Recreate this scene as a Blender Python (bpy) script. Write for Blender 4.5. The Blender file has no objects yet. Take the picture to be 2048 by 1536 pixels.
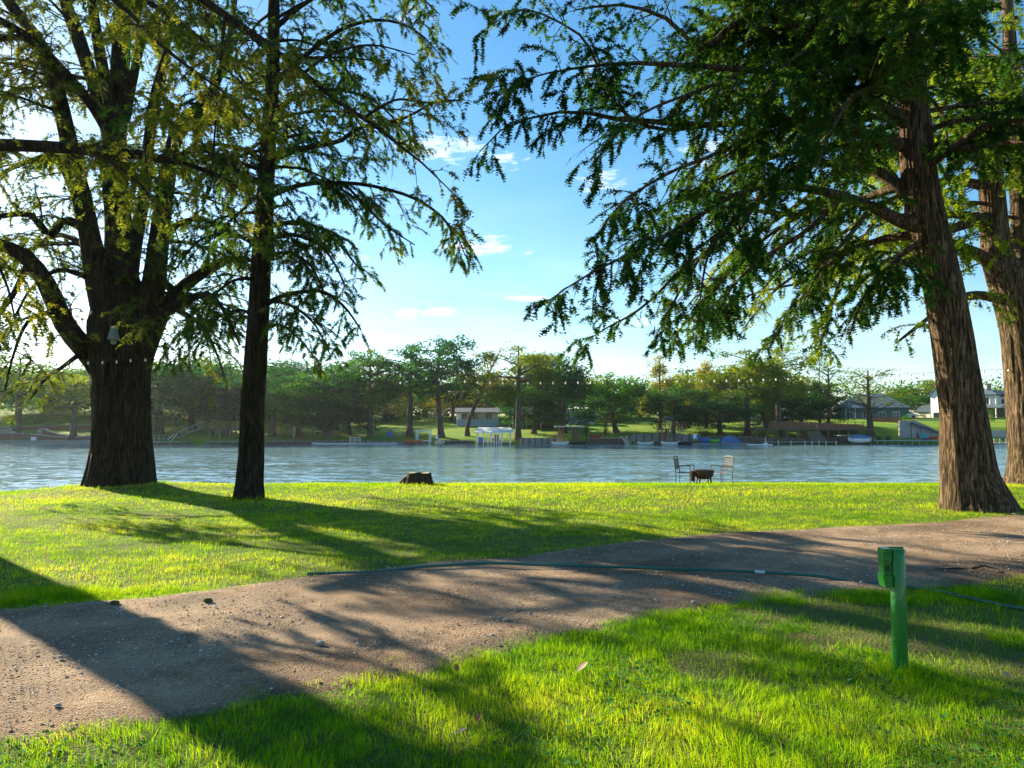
import bpy, math
import numpy as np
from math import radians as R, sin, cos, tan, pi

# ------------------------------------------------------------------ camera, light, exposure
scene = bpy.context.scene
C = bpy.data.collections.new('place'); scene.collection.children.link(C)
FPX, CZ = 1500.0, 1.6
PITCH = math.atan(82.0 / FPX)
cam_d = bpy.data.cameras.new('camera'); cam = bpy.data.objects.new('camera', cam_d); C.objects.link(cam)
cam_d.sensor_width = 36.0; cam_d.lens = 36.0 * FPX / 2048.0
cam_d.clip_start = 0.05; cam_d.clip_end = 3000
cam.location = (0, 0, CZ); cam.rotation_euler = (pi / 2 + PITCH, 0, 0)
scene.camera = cam

SUN_AZ, SUN_EL = R(-48), R(22)          # azimuth from the view direction (+Y), negative to the left
world = bpy.data.worlds.new('World'); scene.world = world; world.use_nodes = True
sun_d = bpy.data.lights.new('sun', 'SUN'); sun = bpy.data.objects.new('sun', sun_d); C.objects.link(sun)
sun_d.energy = 5.0; sun_d.angle = R(0.53); sun_d.color = (1.0, 0.86, 0.62)
SDIR = np.array([sin(SUN_AZ) * cos(SUN_EL), cos(SUN_AZ) * cos(SUN_EL), sin(SUN_EL)])
from mathutils import Vector
sun.rotation_euler = Vector((-SDIR[0], -SDIR[1], -SDIR[2])).to_track_quat('-Z', 'Y').to_euler()
scene.view_settings.view_transform = 'Standard'; scene.view_settings.look = 'None'
scene.view_settings.gamma = 1.0; scene.view_settings.use_curve_mapping = False
scene.view_settings.exposure = 1.85
scene.cycles.max_bounces = 6; scene.cycles.diffuse_bounces = 3; scene.cycles.glossy_bounces = 3
scene.cycles.transmission_bounces = 4; scene.cycles.use_denoising = True
scene.cycles.sample_clamp_indirect = 4.0

def sky_nodes():
    nt = world.node_tree; N = nt.nodes; L = nt.links
    bg = N.get('Background') or N.new('ShaderNodeBackground')
    out = N.get('World Output') or N.new('ShaderNodeOutputWorld')
    sky = N.new('ShaderNodeTexSky'); sky.sky_type = 'NISHITA'; sky.sun_disc = False
    sky.sun_elevation = SUN_EL; sky.sun_rotation = SUN_AZ
    sky.altitude = 200; sky.air_density = 1.0; sky.dust_density = 0.35; sky.ozone_density = 3.0
    tc = N.new('ShaderNodeTexCoord')
    sep = N.new('ShaderNodeSeparateXYZ'); L.new(tc.outputs['Generated'], sep.inputs[0])
    def M(op, a, b=None, c=None, clamp=False):
        m = N.new('ShaderNodeMath'); m.operation = op; m.use_clamp = clamp
        for k, v in enumerate((a, b, c)):
            if v is None: continue
            if isinstance(v, (int, float)): m.inputs[k].default_value = v
            else: L.new(v, m.inputs[k])
        return m.outputs[0]
    # azimuth / elevation of the direction, so clouds hang at real places of the sky
    az = M('ARCTAN2', sep.outputs[0], sep.outputs[1]); el = M('ARCSINE', sep.outputs[2])
    comb = N.new('ShaderNodeCombineXYZ')
    L.new(M('MULTIPLY', az, 1.0), comb.inputs[0]); L.new(M('MULTIPLY', el, 3.0), comb.inputs[1])
    nz = N.new('ShaderNodeTexNoise'); L.new(comb.outputs[0], nz.inputs['Vector'])
    nz.inputs['Scale'].default_value = 30; nz.inputs['Detail'].default_value = 7; nz.inputs['Roughness'].default_value = 0.62
    nz.inputs['Distortion'].default_value = 0.35
    n1 = nz.outputs[0]
    nb = N.new('ShaderNodeTexNoise'); L.new(comb.outputs[0], nb.inputs['Vector'])
    nb.inputs['Scale'].default_value = 4.5; nb.inputs['Detail'].default_value = 6; nb.inputs['Roughness'].default_value = 0.55
    comb2 = N.new('ShaderNodeCombineXYZ'); L.new(M('MULTIPLY', az, 45.0), comb2.inputs[0]); L.new(M('MULTIPLY', el, 210.0), comb2.inputs[1])
    n3 = N.new('ShaderNodeTexNoise'); L.new(comb2.outputs[0], n3.inputs['Vector']); n3.inputs['Scale'].default_value = 1.0; n3.inputs['Detail'].default_value = 5; n3.inputs['Roughness'].default_value = 0.7; n3.inputs['Distortion'].default_value = 1.2
    total = None
    def ang(u, v):
        dx, dz = (u - 1024) / FPX, (768 - v) / FPX
        y = cos(PITCH) - sin(PITCH) * dz; z = sin(PITCH) + cos(PITCH) * dz
        n = math.sqrt(dx * dx + y * y + z * z); return math.atan2(dx, y), math.asin(z / n)
    for u, v, ru, rv, k in ((945, 495, 95, 20, 1.3), (1000, 478, 50, 12, .8), (813, 628, 34, 17, 1.4), (885, 624, 50, 13, 1.4), (1062, 597, 75, 8, 1.5),
                            (1020, 325, 45, 24, .9), (880, 295, 130, 34, 1.1), (1200, 360, 60, 34, 1.0), (1180, 160, 60, 40, .7), (700, 690, 100, 26, .8), (1060, 505, 20, 7, .8),
                            (1250, 650, 90, 20, .9), (1420, 300, 80, 40, .9), (830, 30, 60, 25, .7), (640, 500, 130, 30, .8)):
        a0, e0 = ang(u, v)
        da = M('MULTIPLY', M('SUBTRACT', az, a0), FPX / ru); de = M('MULTIPLY', M('SUBTRACT', el, e0), FPX / rv)
        d2 = M('ADD', M('MULTIPLY', da, da), M('MULTIPLY', de, de))
        g = M('MULTIPLY', M('SUBTRACT', 1.0, d2, clamp=True), k)
        total = g if total is None else M('MAXIMUM', total, g)
    c1 = M('MULTIPLY', M('SUBTRACT', M('ADD', M('ADD', n1, M('MULTIPLY', M('SUBTRACT', n3.outputs[0], 0.5), 0.5)), M('MULTIPLY', total, 0.30)), 0.66), 3.2, clamp=True)
    c1 = M('MULTIPLY', c1, M('GREATER_THAN', total, 0.001))
    # thin veil low over the far trees
    low = M('MULTIPLY', M('SUBTRACT', 0.30, M('ABSOLUTE', M('SUBTRACT', el, 0.07))), 4.0, clamp=True)
    c2 = M('MULTIPLY', M('MULTIPLY', M('SUBTRACT', nb.outputs[0], 0.36), 2.4, clamp=True), M('MULTIPLY', low, 0.32))
    cl = M('MAXIMUM', M('MULTIPLY', c1, 0.9), c2)
    hs = N.new('ShaderNodeHueSaturation'); L.new(sky.outputs[0], hs.inputs['Color'])
    hs.inputs['Saturation'].default_value = 1.22
    hs.inputs['Hue'].default_value = 0.49
    mix = N.new('ShaderNodeMix'); mix.data_type = 'RGBA'
    L.new(cl, mix.inputs[0]); L.new(hs.outputs[0], mix.inputs[6]); mix.inputs[7].default_value = (6.6, 7.0, 7.6, 1)
    L.new(mix.outputs[2], bg.inputs[0]); bg.inputs[1].default_value = 0.063
    L.new(bg.outputs[0], out.inputs[0])
sky_nodes()

# ------------------------------------------------------------------ small helpers
def at(u, v, Y):
    """the point of the world at depth Y that the photograph shows at pixel (u, v)"""
    dx, dz = (u - 1024) / FPX, (768 - v) / FPX
    y = cos(PITCH) - sin(PITCH) * dz; z = sin(PITCH) + cos(PITCH) * dz
    return np.array([dx / y * Y, Y, CZ + z / y * Y])

def mat(name, col, rough=0.7, spec=0.3, metal=0.0, noise=None, bump=None, trans=0.0, tint=None, objvar=None, coat=0.0):
    """noise=(scale,(r,g,b) second colour,detail)  bump=(scale,strength,stretch)  trans=translucent share"""
    m = bpy.data.materials.new(name); m.use_nodes = True
    nt = m.node_tree; N = nt.nodes; L = nt.links
    b = N['Principled BSDF']; b.inputs['Roughness'].default_value = rough; b.inputs['Metallic'].default_value = metal
    b.inputs['Specular IOR Level'].default_value = spec; b.inputs['Coat Weight'].default_value = coat
    b.inputs['Base Color'].default_value = (*col, 1)
    csock = None
    tc = N.new('ShaderNodeTexCoord')
    if noise:
        mp = N.new('ShaderNodeMapping'); L.new(tc.outputs['Object'], mp.inputs[0])
        if len(noise) > 3: mp.inputs['Scale'].default_value = noise[3]
        t = N.new('ShaderNodeTexNoise'); L.new(mp.outputs[0], t.inputs['Vector'])
        t.inputs['Scale'].default_value = noise[0]; t.inputs['Detail'].default_value = noise[2]; t.inputs['Roughness'].default_value = .65
        mr = N.new('ShaderNodeMapRange'); L.new(t.outputs[0], mr.inputs[0]); mr.inputs[1].default_value = .3; mr.inputs[2].default_value = .7
        mx = N.new('ShaderNodeMix'); mx.data_type = 'RGBA'; L.new(mr.outputs[0], mx.inputs[0])
        mx.inputs[6].default_value = (*col, 1); mx.inputs[7].default_value = (*noise[1], 1); csock = mx.outputs[2]
    if tint is not None:                      # per point 'tint' attribute runs col -> tint colours
        at_ = N.new('ShaderNodeAttribute'); at_.attribute_name = 'tint'
        rp = N.new('ShaderNodeValToRGB'); L.new(at_.outputs['Fac'], rp.inputs[0])
        cols = [col] + list(tint); e = rp.color_ramp.elements
        while len(e) < len(cols): e.new(0.5)
        for k, c in enumerate(cols): e[k].position = k / (len(cols) - 1); e[k].color = (*c, 1)
        csock = rp.outputs[0]
    if objvar is not None:
        oi = N.new('ShaderNodeObjectInfo'); hs = N.new('ShaderNodeHueSaturation')
        if csock: L.new(csock, hs.inputs['Color'])
        else: hs.inputs['Color'].default_value = (*col, 1)
        mr = N.new('ShaderNodeMapRange'); L.new(oi.outputs['Random'], mr.inputs[0]); mr.inputs[3].default_value = 1 - objvar; mr.inputs[4].default_value = 1 + objvar
        L.new(mr.outputs[0], hs.inputs['Value']); csock = hs.outputs[0]
    if csock: L.new(csock, b.inputs['Base Color'])
    if bump:
        mp = N.new('ShaderNodeMapping'); L.new(tc.outputs['Object'], mp.inputs[0])
        if len(bump) > 2: mp.inputs['Scale'].default_value = bump[2]
        t = N.new('ShaderNodeTexNoise'); L.new(mp.outputs[0], t.inputs['Vector'])
        t.inputs['Scale'].default_value = bump[0]; t.inputs['Detail'].default_value = 5
        bp = N.new('ShaderNodeBump'); L.new(t.outputs[0], bp.inputs['Height']); bp.inputs['Strength'].default_value = bump[1]
        bp.inputs['Distance'].default_value = 0.05; L.new(bp.outputs[0], b.inputs['Normal'])
    if trans > 0:
        tr = N.new('ShaderNodeBsdfTranslucent'); ms = N.new('ShaderNodeMixShader'); ms.inputs[0].default_value = trans
        g = N.new('ShaderNodeGamma'); g.inputs[1].default_value = 0.8
        if csock: L.new(csock, g.inputs[0])
        else: g.inputs[0].default_value = (*col, 1)
        mu = N.new('ShaderNodeMix'); mu.data_type = 'RGBA'; mu.blend_type = 'MULTIPLY'; mu.inputs[0].default_value = 1
        L.new(g.outputs[0], mu.inputs[6]); mu.inputs[7].default_value = (1.0, 0.95, 0.3, 1)
        L.new(mu.outputs[2], tr.inputs[0]); L.new(b.outputs[0], ms.inputs[1]); L.new(tr.outputs[0], ms.inputs[2])
        L.new(ms.outputs[0], N['Material Output'].inputs[0])
    return m

def mesh(name, V, F, m, parent=None, tint=None, smooth=False, mats=None, midx=None, loc=None):
    """V (n,3); F = list of index arrays, each (k, sides)"""
    V = np.asarray(V, dtype=np.float32)
    Fs = [np.asarray(f, dtype=np.int32) for f in (F if isinstance(F, list) else [F]) if len(f)]
    me = bpy.data.meshes.new(name)
    me.vertices.add(len(V)); me.vertices.foreach_set('co', V.ravel())
    nl = sum(f.size for f in Fs); npoly = sum(len(f) for f in Fs)
    me.loops.add(nl); me.polygons.add(npoly)
    me.loops.foreach_set('vertex_index', np.concatenate([f.ravel() for f in Fs]))
    tot = np.concatenate([np.full(len(f), f.shape[1], dtype=np.int32) for f in Fs])
    st = np.concatenate([[0], np.cumsum(tot)[:-1]]).astype(np.int32)
    me.polygons.foreach_set('loop_start', st); me.polygons.foreach_set('loop_total', tot)
    me.polygons.foreach_set('use_smooth', np.full(npoly, bool(smooth)))
    if midx is not None: me.polygons.foreach_set('material_index', np.asarray(midx, dtype=np.int32))
    if tint is not None:
        a = me.attributes.new('tint', 'FLOAT', 'POINT'); a.data.foreach_set('value', np.asarray(tint, dtype=np.float32))
    me.update(calc_edges=True)
    for mm in (mats or [m]): me.materials.append(mm)
    o = bpy.data.objects.new(name, me); C.objects.link(o)
    if loc is not None: o.location = [float(x) for x in loc]
    if parent is not None: o.parent = parent
    return o

def tag(o, label=None, cat=None, group=None, kind=None):
    if label: o['label'] = label
    if cat: o['category'] = cat
    if group: o['group'] = group
    if kind: o['kind'] = kind
    return o

def thing(name, label, cat, loc=(0, 0, 0), rz=0.0, group=None):
    o = bpy.data.objects.new(name, None); C.objects.link(o); o.empty_display_size = .2
    o.location = [float(x) for x in loc]; o.rotation_euler = (0, 0, rz)
    return tag(o, label, cat, group)

class MB:
    """collects boxes, bars, prisms; build() links them as one mesh object"""
    def __init__(s): s.V = []; s.F4 = []; s.F3 = []; s.n = 0
    def add(s, V, F4=(), F3=()):
        V = np.asarray(V, float); s.V.append(V)
        if len(F4): s.F4.append(np.asarray(F4) + s.n)
        if len(F3): s.F3.append(np.asarray(F3) + s.n)
        s.n += len(V); return s
    def box(s, x0, x1, y0, y1, z0, z1):
        V = [(x, y, z) for z in (z0, z1) for y in (y0, y1) for x in (x0, x1)]
        return s.add(V, [(0, 2, 3, 1), (4, 5, 7, 6), (0, 1, 5, 4), (2, 6, 7, 3), (0, 4, 6, 2), (1, 3, 7, 5)])
    def bar(s, a, b, w, h=None):
        a, b = np.array(a, float), np.array(b, float); h = h or w; t = b - a; t /= np.linalg.norm(t)
        up = np.array([0, 0, 1.0]) if abs(t[2]) < .9 else np.array([0, 1.0, 0])
        u = np.cross(t, up); u /= np.linalg.norm(u); v = np.cross(u, t)
        V = [p + u * i * w / 2 + v * j * h / 2 for p in (a, b) for i, j in ((-1, -1), (1, -1), (1, 1), (-1, 1))]
        return s.add(V, [(3, 2, 1, 0), (4, 5, 6, 7), (0, 1, 5, 4), (1, 2, 6, 5), (2, 3, 7, 6), (3, 0, 4, 7)])
    def cyl(s, a, b, r, r2=None, n=12, cap=True):
        a, b = np.array(a, float), np.array(b, float); r2 = r if r2 is None else r2; t = b - a; t /= np.linalg.norm(t)
        up = np.array([0, 0, 1.0]) if abs(t[2]) < .9 else np.array([1.0, 0, 0])
        u = np.cross(t, up); u /= np.linalg.norm(u); v = np.cross(u, t)
        an = np.arange(n) * 2 * pi / n; ring = np.outer(np.cos(an), u) + np.outer(np.sin(an), v)
        V = np.vstack([a + ring * r, b + ring * r2, [a], [b]]); i = np.arange(n); j = (i + 1) % n
        F4 = np.stack([j, i, i + n, j + n], 1)
        F3 = np.vstack([np.stack([i, j, i * 0 + 2 * n], 1), np.stack([j + n, i + n, i * 0 + 2 * n + 1], 1)]) if cap else []
        return s.add(V, F4, F3)
    def lathe(s, prof, c=(0, 0, 0), n=16):
        prof = np.array(prof, float); k = len(prof); an = np.arange(n) * 2 * pi / n
        V = np.stack([np.outer(prof[:, 0], np.cos(an)), np.outer(prof[:, 0], np.sin(an)), np.repeat(prof[:, 1:2], n, 1)], 2).reshape(-1, 3) + np.array(c)
        i = np.arange(n); j = (i + 1) % n; F = [np.stack([r * n + i, r * n + j, (r + 1) * n + j, (r + 1) * n + i], 1) for r in range(k - 1)]
        return s.add(V, np.vstack(F))
    def prism(s, poly, z0, z1, axis='z'):
        """extrude a polygon (list of 2-tuples); axis y: poly in x,z and z0..z1 along y"""
        n = len(poly); P = [(a, b, z0) for a, b in poly] + [(a, b, z1) for a, b in poly]
        if axis == 'y': P = [(a, c, b) for a, b, c in P]
        if axis == 'x': P = [(c, a, b) for a, b, c in P]
        P = np.array(P, float); c0 = P[:n].mean(0); c1 = P[n:].mean(0); i = np.arange(n); j = (i + 1) % n
        return s.add(np.vstack([P, c0, c1]), np.stack([i, j, j + n, i + n], 1), np.vstack([np.stack([j, i, i * 0 + 2 * n], 1), np.stack([i + n, j + n, i * 0 + 2 * n + 1], 1)]))
    def tube(s, pts, r, n=8):
        V, F = tubes(np.array([pts], float), np.full((1, len(pts)), r) if np.isscalar(r) else np.array([r], float), n)
        return s.add(V, F)
    def build(s, name, m, parent=None, loc=None, smooth=False, **k):
        F = []
        if s.F4: F.append(np.vstack(s.F4))
        if s.F3: F.append(np.vstack(s.F3))
        return mesh(name, np.vstack(s.V), F, m, parent, smooth=smooth, loc=loc, **k)

def unit(a): return a / (np.linalg.norm(a, axis=-1, keepdims=True) + 1e-9)

def tubes(P, Rr, n=6):
    """P (N,K,3) polylines, Rr (N,K) radii -> vertices, quads"""
    N_, K, _ = P.shape
    T = np.empty_like(P); T[:, 1:-1] = P[:, 2:] - P[:, :-2]; T[:, 0] = P[:, 1] - P[:, 0]; T[:, -1] = P[:, -1] - P[:, -2]
    T = unit(T); ov = unit(P[:, -1] - P[:, 0]); ref = np.where(np.abs(ov[:, 2:3]) > .8, np.array([[1.0, 0.1, 0]]), np.array([[0.05, 0.1, 1.0]]))
    U = unit(np.cross(T, ref[:, None, :])); W = np.cross(T, U)
    an = np.arange(n) * 2 * pi / n
    V = P[:, :, None, :] + Rr[:, :, None, None] * (np.cos(an)[:, None] * U[:, :, None, :] + np.sin(an)[:, None] * W[:, :, None, :])
    base = (np.arange(N_) * K * n)[:, None, None]; kk = (np.arange(K - 1) * n)[None, :, None]; i = np.arange(n)[None, None, :]; j = (i + 1) % n
    a = base + kk + i; b = base + kk + j
    F = np.stack([a, b, b + n, a + n], -1).reshape(-1, 4)
    return V.reshape(-1, 3), F

def vnoise(x, y, seed=0):
    xi = np.floor(x).astype(np.int64); yi = np.floor(y).astype(np.int64); fx = x - xi; fy = y - yi
    def h(a, b):
        n = (a * 374761393 + b * 668265263 + seed * 974634777) & 0x7fffffff
        n = ((n ^ (n >> 13)) * 1274126177) & 0x7fffffff
        return ((n ^ (n >> 16)) & 0xffff) / 65535.0
    sx = fx * fx * (3 - 2 * fx); sy = fy * fy * (3 - 2 * fy)
    return (h(xi, yi) * (1 - sx) + h(xi + 1, yi) * sx) * (1 - sy) + (h(xi, yi + 1) * (1 - sx) + h(xi + 1, yi + 1) * sx) * sy
def fbm(x, y, seed=0, o=4):
    s = 0; a = .5; t = 0
    for k in range(o): s = s + a * vnoise(x * 2 ** k, y * 2 ** k, seed + k); t += a; a *= .55
    return s / t

# ------------------------------------------------------------------ the lie of the land
WATER = -1.5
FARY = 122.0
PX = np.array([-40, -20, -9, -6, -4.37, -3.24, -2.15, -.98, .46, 1.88, 3.5, 6.6, 8.9, 14, 30, 60])
PT = np.array([0, 2.6, 5.0, 6.0, 6.40, 6.72, 7.62, 8.42, 9.16, 10.2, 11.0, 12, 13.0, 15.6, 22, 34])
QX = np.array([-40, -20, -6, -4, -2.68, -2.25, -1.77, -1.37, -.58, .18, 1.24, 2.2, 3.2, 4.4, 5.7, 10, 30, 60])
QT = np.array([-6, -1, 3.4, 3.85, 4.08, 4.22, 4.47, 4.85, 5.27, 5.93, 6.76, 7.27, 7.6, 8.0, 8.4, 10.3, 17, 28])
def path_top(x): return np.interp(x, PX, PT)
def path_bot(x): return np.interp(x, QX, QT)
def crest(x): return np.interp(x, [-60, -16, -12, -8.5, -4, 30, 60], [12, 18.6, 19.4, 21.8, 25.5, 26.5, 27])
def H(x, y):
    x = np.asarray(x, float); y = np.asarray(y, float)
    c = crest(x)
    z = -0.07 * np.clip(y - 20, 0, None) * np.clip((c - 19) / 3, 0, 1)
    z = z - 0.12 * np.exp(-((x + 13.5) / 2.6) ** 2) * np.clip((y - 16) / 3, 0, 1)
    z = z + 0.06 * (fbm(x * .35 + 9, y * .35 + 4, 5) - .5) * np.clip((y - 3) / 4, 0, 1)
    z = z + 0.16 * np.exp(-(((x + 10.1) / 1.6) ** 2 + ((y - 19.2) / 1.3) ** 2))
    z = z + 0.08 * np.exp(-(((x - 8.7) / 1.2) ** 2 + ((y - 14.0) / 1.0) ** 2))
    k = np.clip((y - c) / 1.6, 0, 1); k = k * k * (3 - 2 * k)
    return z * (1 - k) + (-2.6) * k
def HF(x, y):
    """far bank; rises behind a low bulkhead"""
    x = np.asarray(x, float); y = np.asarray(y, float)
    t = y - FARY
    z = np.interp(t, [-6, -2, 0.2, 1.5, 8, 28, 60, 140, 500], [-3.2, -2.6, -1.6, -.75, -.1, 1.75, 3.6, 5, 8])
    hill = np.clip((x - 40) / 20, 0, 1) * np.interp(t, [3.4, 7, 30, 60, 500], [0, 1.4, .9, .5, 0])
    hill += np.clip((-62 - x) / 12, 0, 1) * np.interp(t, [2, 10, 30, 90, 500], [0, .5, 1.4, 3, 0])
    return z + hill + .35 * (fbm(x * .08, y * .08, 8) - .5) * np.clip(t / 10, 0, 1)
# ------------------------------------------------------------------ ground, path, water
M_soil = mat('turf_soil', (.07, .12, .012), .95, .1, noise=(1.1, (.13, .10, .05), 8), bump=(40, .6))
M_path = None
def path_material():
    m = mat('gravel_dirt', (.23, .17, .115), .95, .15)
    nt = m.node_tree; N = nt.nodes; L = nt.links; b = N['Principled BSDF']; tc = N.new('ShaderNodeTexCoord')
    def noise(s, d=6, r=.6):
        t = N.new('ShaderNodeTexNoise'); L.new(tc.outputs['Object'], t.inputs[0]); t.inputs['Scale'].default_value = s; t.inputs['Detail'].default_value = d; t.inputs['Roughness'].default_value = r; return t.outputs[0]
    def ramp(s, stops):
        r = N.new('ShaderNodeValToRGB'); L.new(s, r.inputs[0]); e = r.color_ramp.elements
        while len(e) < len(stops): e.new(.5)
        for k, (p, c) in enumerate(stops): e[k].position = p; e[k].color = (*c, 1)
        return r.outputs[0]
    c1 = ramp(noise(.8, 9, .72), [(.32, (.06, .042, .026)), (.46, (.17, .112, .066)), (.56, (.38, .245, .14)), (.70, (.54, .38, .24))])
    vo = N.new('ShaderNodeTexVoronoi'); L.new(tc.outputs['Object'], vo.inputs[0]); vo.inputs['Scale'].default_value = 85; vo.inputs['Randomness'].default_value = 1
    c2 = ramp(vo.outputs['Color'], [(.15, (.09, .065, .045)), (.55, (.32, .24, .17)), (.9, (.55, .48, .40))])
    mx = N.new('ShaderNodeMix'); mx.data_type = 'RGBA'; mx.inputs[0].default_value = .40; L.new(c1, mx.inputs[6]); L.new(c2, mx.inputs[7]); at2 = N.new('ShaderNodeAttribute'); at2.attribute_name = 'tint'
    m3 = N.new('ShaderNodeMix'); m3.data_type = 'RGBA'; ml = N.new('ShaderNodeMath'); ml.operation = 'MULTIPLY'; L.new(at2.outputs['Fac'], ml.inputs[0]); ml.inputs[1].default_value = .55; L.new(ml.outputs[0], m3.inputs[0])
    L.new(mx.outputs[2], m3.inputs[6]); m3.inputs[7].default_value = (.40, .29, .19, 1)
    dk = ramp(noise(.45, 6, .6), [(.38, (.55, .5, .45)), (.58, (1, 1, 1))]); m4 = N.new('ShaderNodeMix'); m4.data_type = 'RGBA'; m4.blend_type = 'MULTIPLY'; m4.inputs[0].default_value = .9; L.new(m3.outputs[2], m4.inputs[6]); L.new(dk, m4.inputs[7]); L.new(m4.outputs[2], b.inputs[0])
    bp = N.new('ShaderNodeBump'); bp.inputs['Strength'].default_value = .8; bp.inputs['Distance'].default_value = .016
    ad = N.new('ShaderNodeMath'); ad.operation = 'ADD'; L.new(noise(45, 6, .7), ad.inputs[0]); L.new(vo.outputs['Distance'], ad.inputs[1]); L.new(ad.outputs[0], bp.inputs['Height']); L.new(bp.outputs[0], b.inputs['Normal'])
    return m
M_path = path_material()

def grid(xs, ys, zf):
    X, Y = np.meshgrid(xs, ys, indexing='ij'); Z = zf(X, Y); n, k = X.shape
    V = np.stack([X, Y, Z], -1).reshape(-1, 3); i, j = np.meshgrid(np.arange(n - 1), np.arange(k - 1), indexing='ij'); a = (i * k + j).ravel()
    return V, np.stack([a, a + k, a + k + 1, a + 1], 1)
xs = np.concatenate([np.linspace(-90, -22, 18)[:-1], np.linspace(-22, 26, 193), np.linspace(26, 90, 18)[1:]])
ys = np.concatenate([np.linspace(-40, 2, 15)[:-1], np.linspace(2, 30, 141)])
V, F = grid(xs, ys, H)
tag(mesh('lawn', V, F, M_soil, smooth=True), kind='structure')

# the gravel drive: a sheet of its own a few millimetres over the soil, with ruts and lumps
xs = np.concatenate([np.linspace(-30, -8, 60)[:-1], np.linspace(-8, 12, 330), np.linspace(12, 40, 70)[1:]])
ss = np.linspace(0, 1, 70)
X, S = np.meshgrid(xs, ss, indexing='ij')
wob = .35 * (fbm(X * .9, X * 0, 31) - .5); wob2 = .5 * (fbm(X * 1.1, X * 0 + 7, 32) - .5)
YY = (path_bot(X) - .42 + wob2) * (1 - S) + (path_top(X) + .42 + wob) * S
edge = np.clip(np.minimum(S, 1 - S) / .12, 0, 1)
rim = np.clip(np.minimum(S, 1 - S) / .03, 0, 1)
ZZ = H(X, YY) - .012 + .018 * rim + edge * (.035 * fbm(X * .9, YY * 2.0, 40) + .02 * fbm(X * 5, YY * 6, 41) + .006 * fbm(X * 24, YY * 24, 42))
trk = np.exp(-((S + .05 * (fbm(X * .5, X * 0 + 3, 33) - .5) - .33) / .075) ** 2) + np.exp(-((S + .05 * (fbm(X * .5, X * 0 + 3, 33) - .5) - .70) / .075) ** 2)
trk = np.clip(trk * (.35 + 1.1 * fbm(X * .7, YY * .7, 34)), 0, 1); ZZ = ZZ - .012 * trk * edge
n, k = X.shape; i, j = np.meshgrid(np.arange(n - 1), np.arange(k - 1), indexing='ij'); a = (i * k + j).ravel()
drive = tag(mesh('gravel_drive', np.stack([X, YY, ZZ], -1).reshape(-1, 3), np.stack([a, a + k, a + k + 1, a + 1], 1), M_path, smooth=True, tint=trk.ravel()), kind='structure')
def path_z(x, y): return H(x, y) + .038

rng = np.random.default_rng(11)
def rocks(n, x, y, z, s, m, name, parent=None, tintv=None):
    base = np.array([(1, 0, 0), (.25, .95, 0), (-.8, .6, 0), (-.75, -.65, 0), (.3, -.95, 0), (.1, .05, .62), (-.1, 0, -.5)])
    F = np.array([(0, 1, 5), (1, 2, 5), (2, 3, 5), (3, 4, 5), (4, 0, 5)])
    V = base[None] * (1 + .35 * rng.standard_normal((n, 7, 1)) * .6) * (s[:, None, None])
    a = rng.random(n) * 2 * pi; c, s_ = np.cos(a)[:, None], np.sin(a)[:, None]; V = np.stack([V[..., 0] * c - V[..., 1] * s_, V[..., 0] * s_ + V[..., 1] * c, V[..., 2] * rng.uniform(.6, 1.1, (n, 1))], -1)
    V += np.stack([x, y, z], -1)[:, None, :]
    Fa = (F[None] + (np.arange(n) * 7)[:, None, None]).reshape(-1, 3)
    t = np.repeat(rng.random(n), 7)
    o = mesh(name, V.reshape(-1, 3), Fa, m, parent, tint=t); return o
M_stone = mat('limestone_chips', (.10, .08, .06), .9, .2, tint=[(.22, .16, .11), (.32, .27, .21), (.62, .60, .55)])
n = 52000
gx = rng.uniform(-7, 12, n); t = rng.uniform(-.08, 1.08, n); gy = path_bot(gx) * (1 - t) + path_top(gx) * t
keep = (fbm(gx * 1.3, gy * 2.0, 50) > .46 + .25 * rng.random(n) - .12) & (np.abs(gx) < gy * .8 + 1.5)
gx, gy = gx[keep], gy[keep]; n = len(gx)
s = np.clip(rng.lognormal(math.log(.0048), .50, n), .0025, .015)
tag(rocks(n, gx, gy, path_z(gx, gy) + s * .1, s, M_stone, 'gravel', None), label='loose limestone gravel strewn over the dirt drive', kind='stuff')

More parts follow.
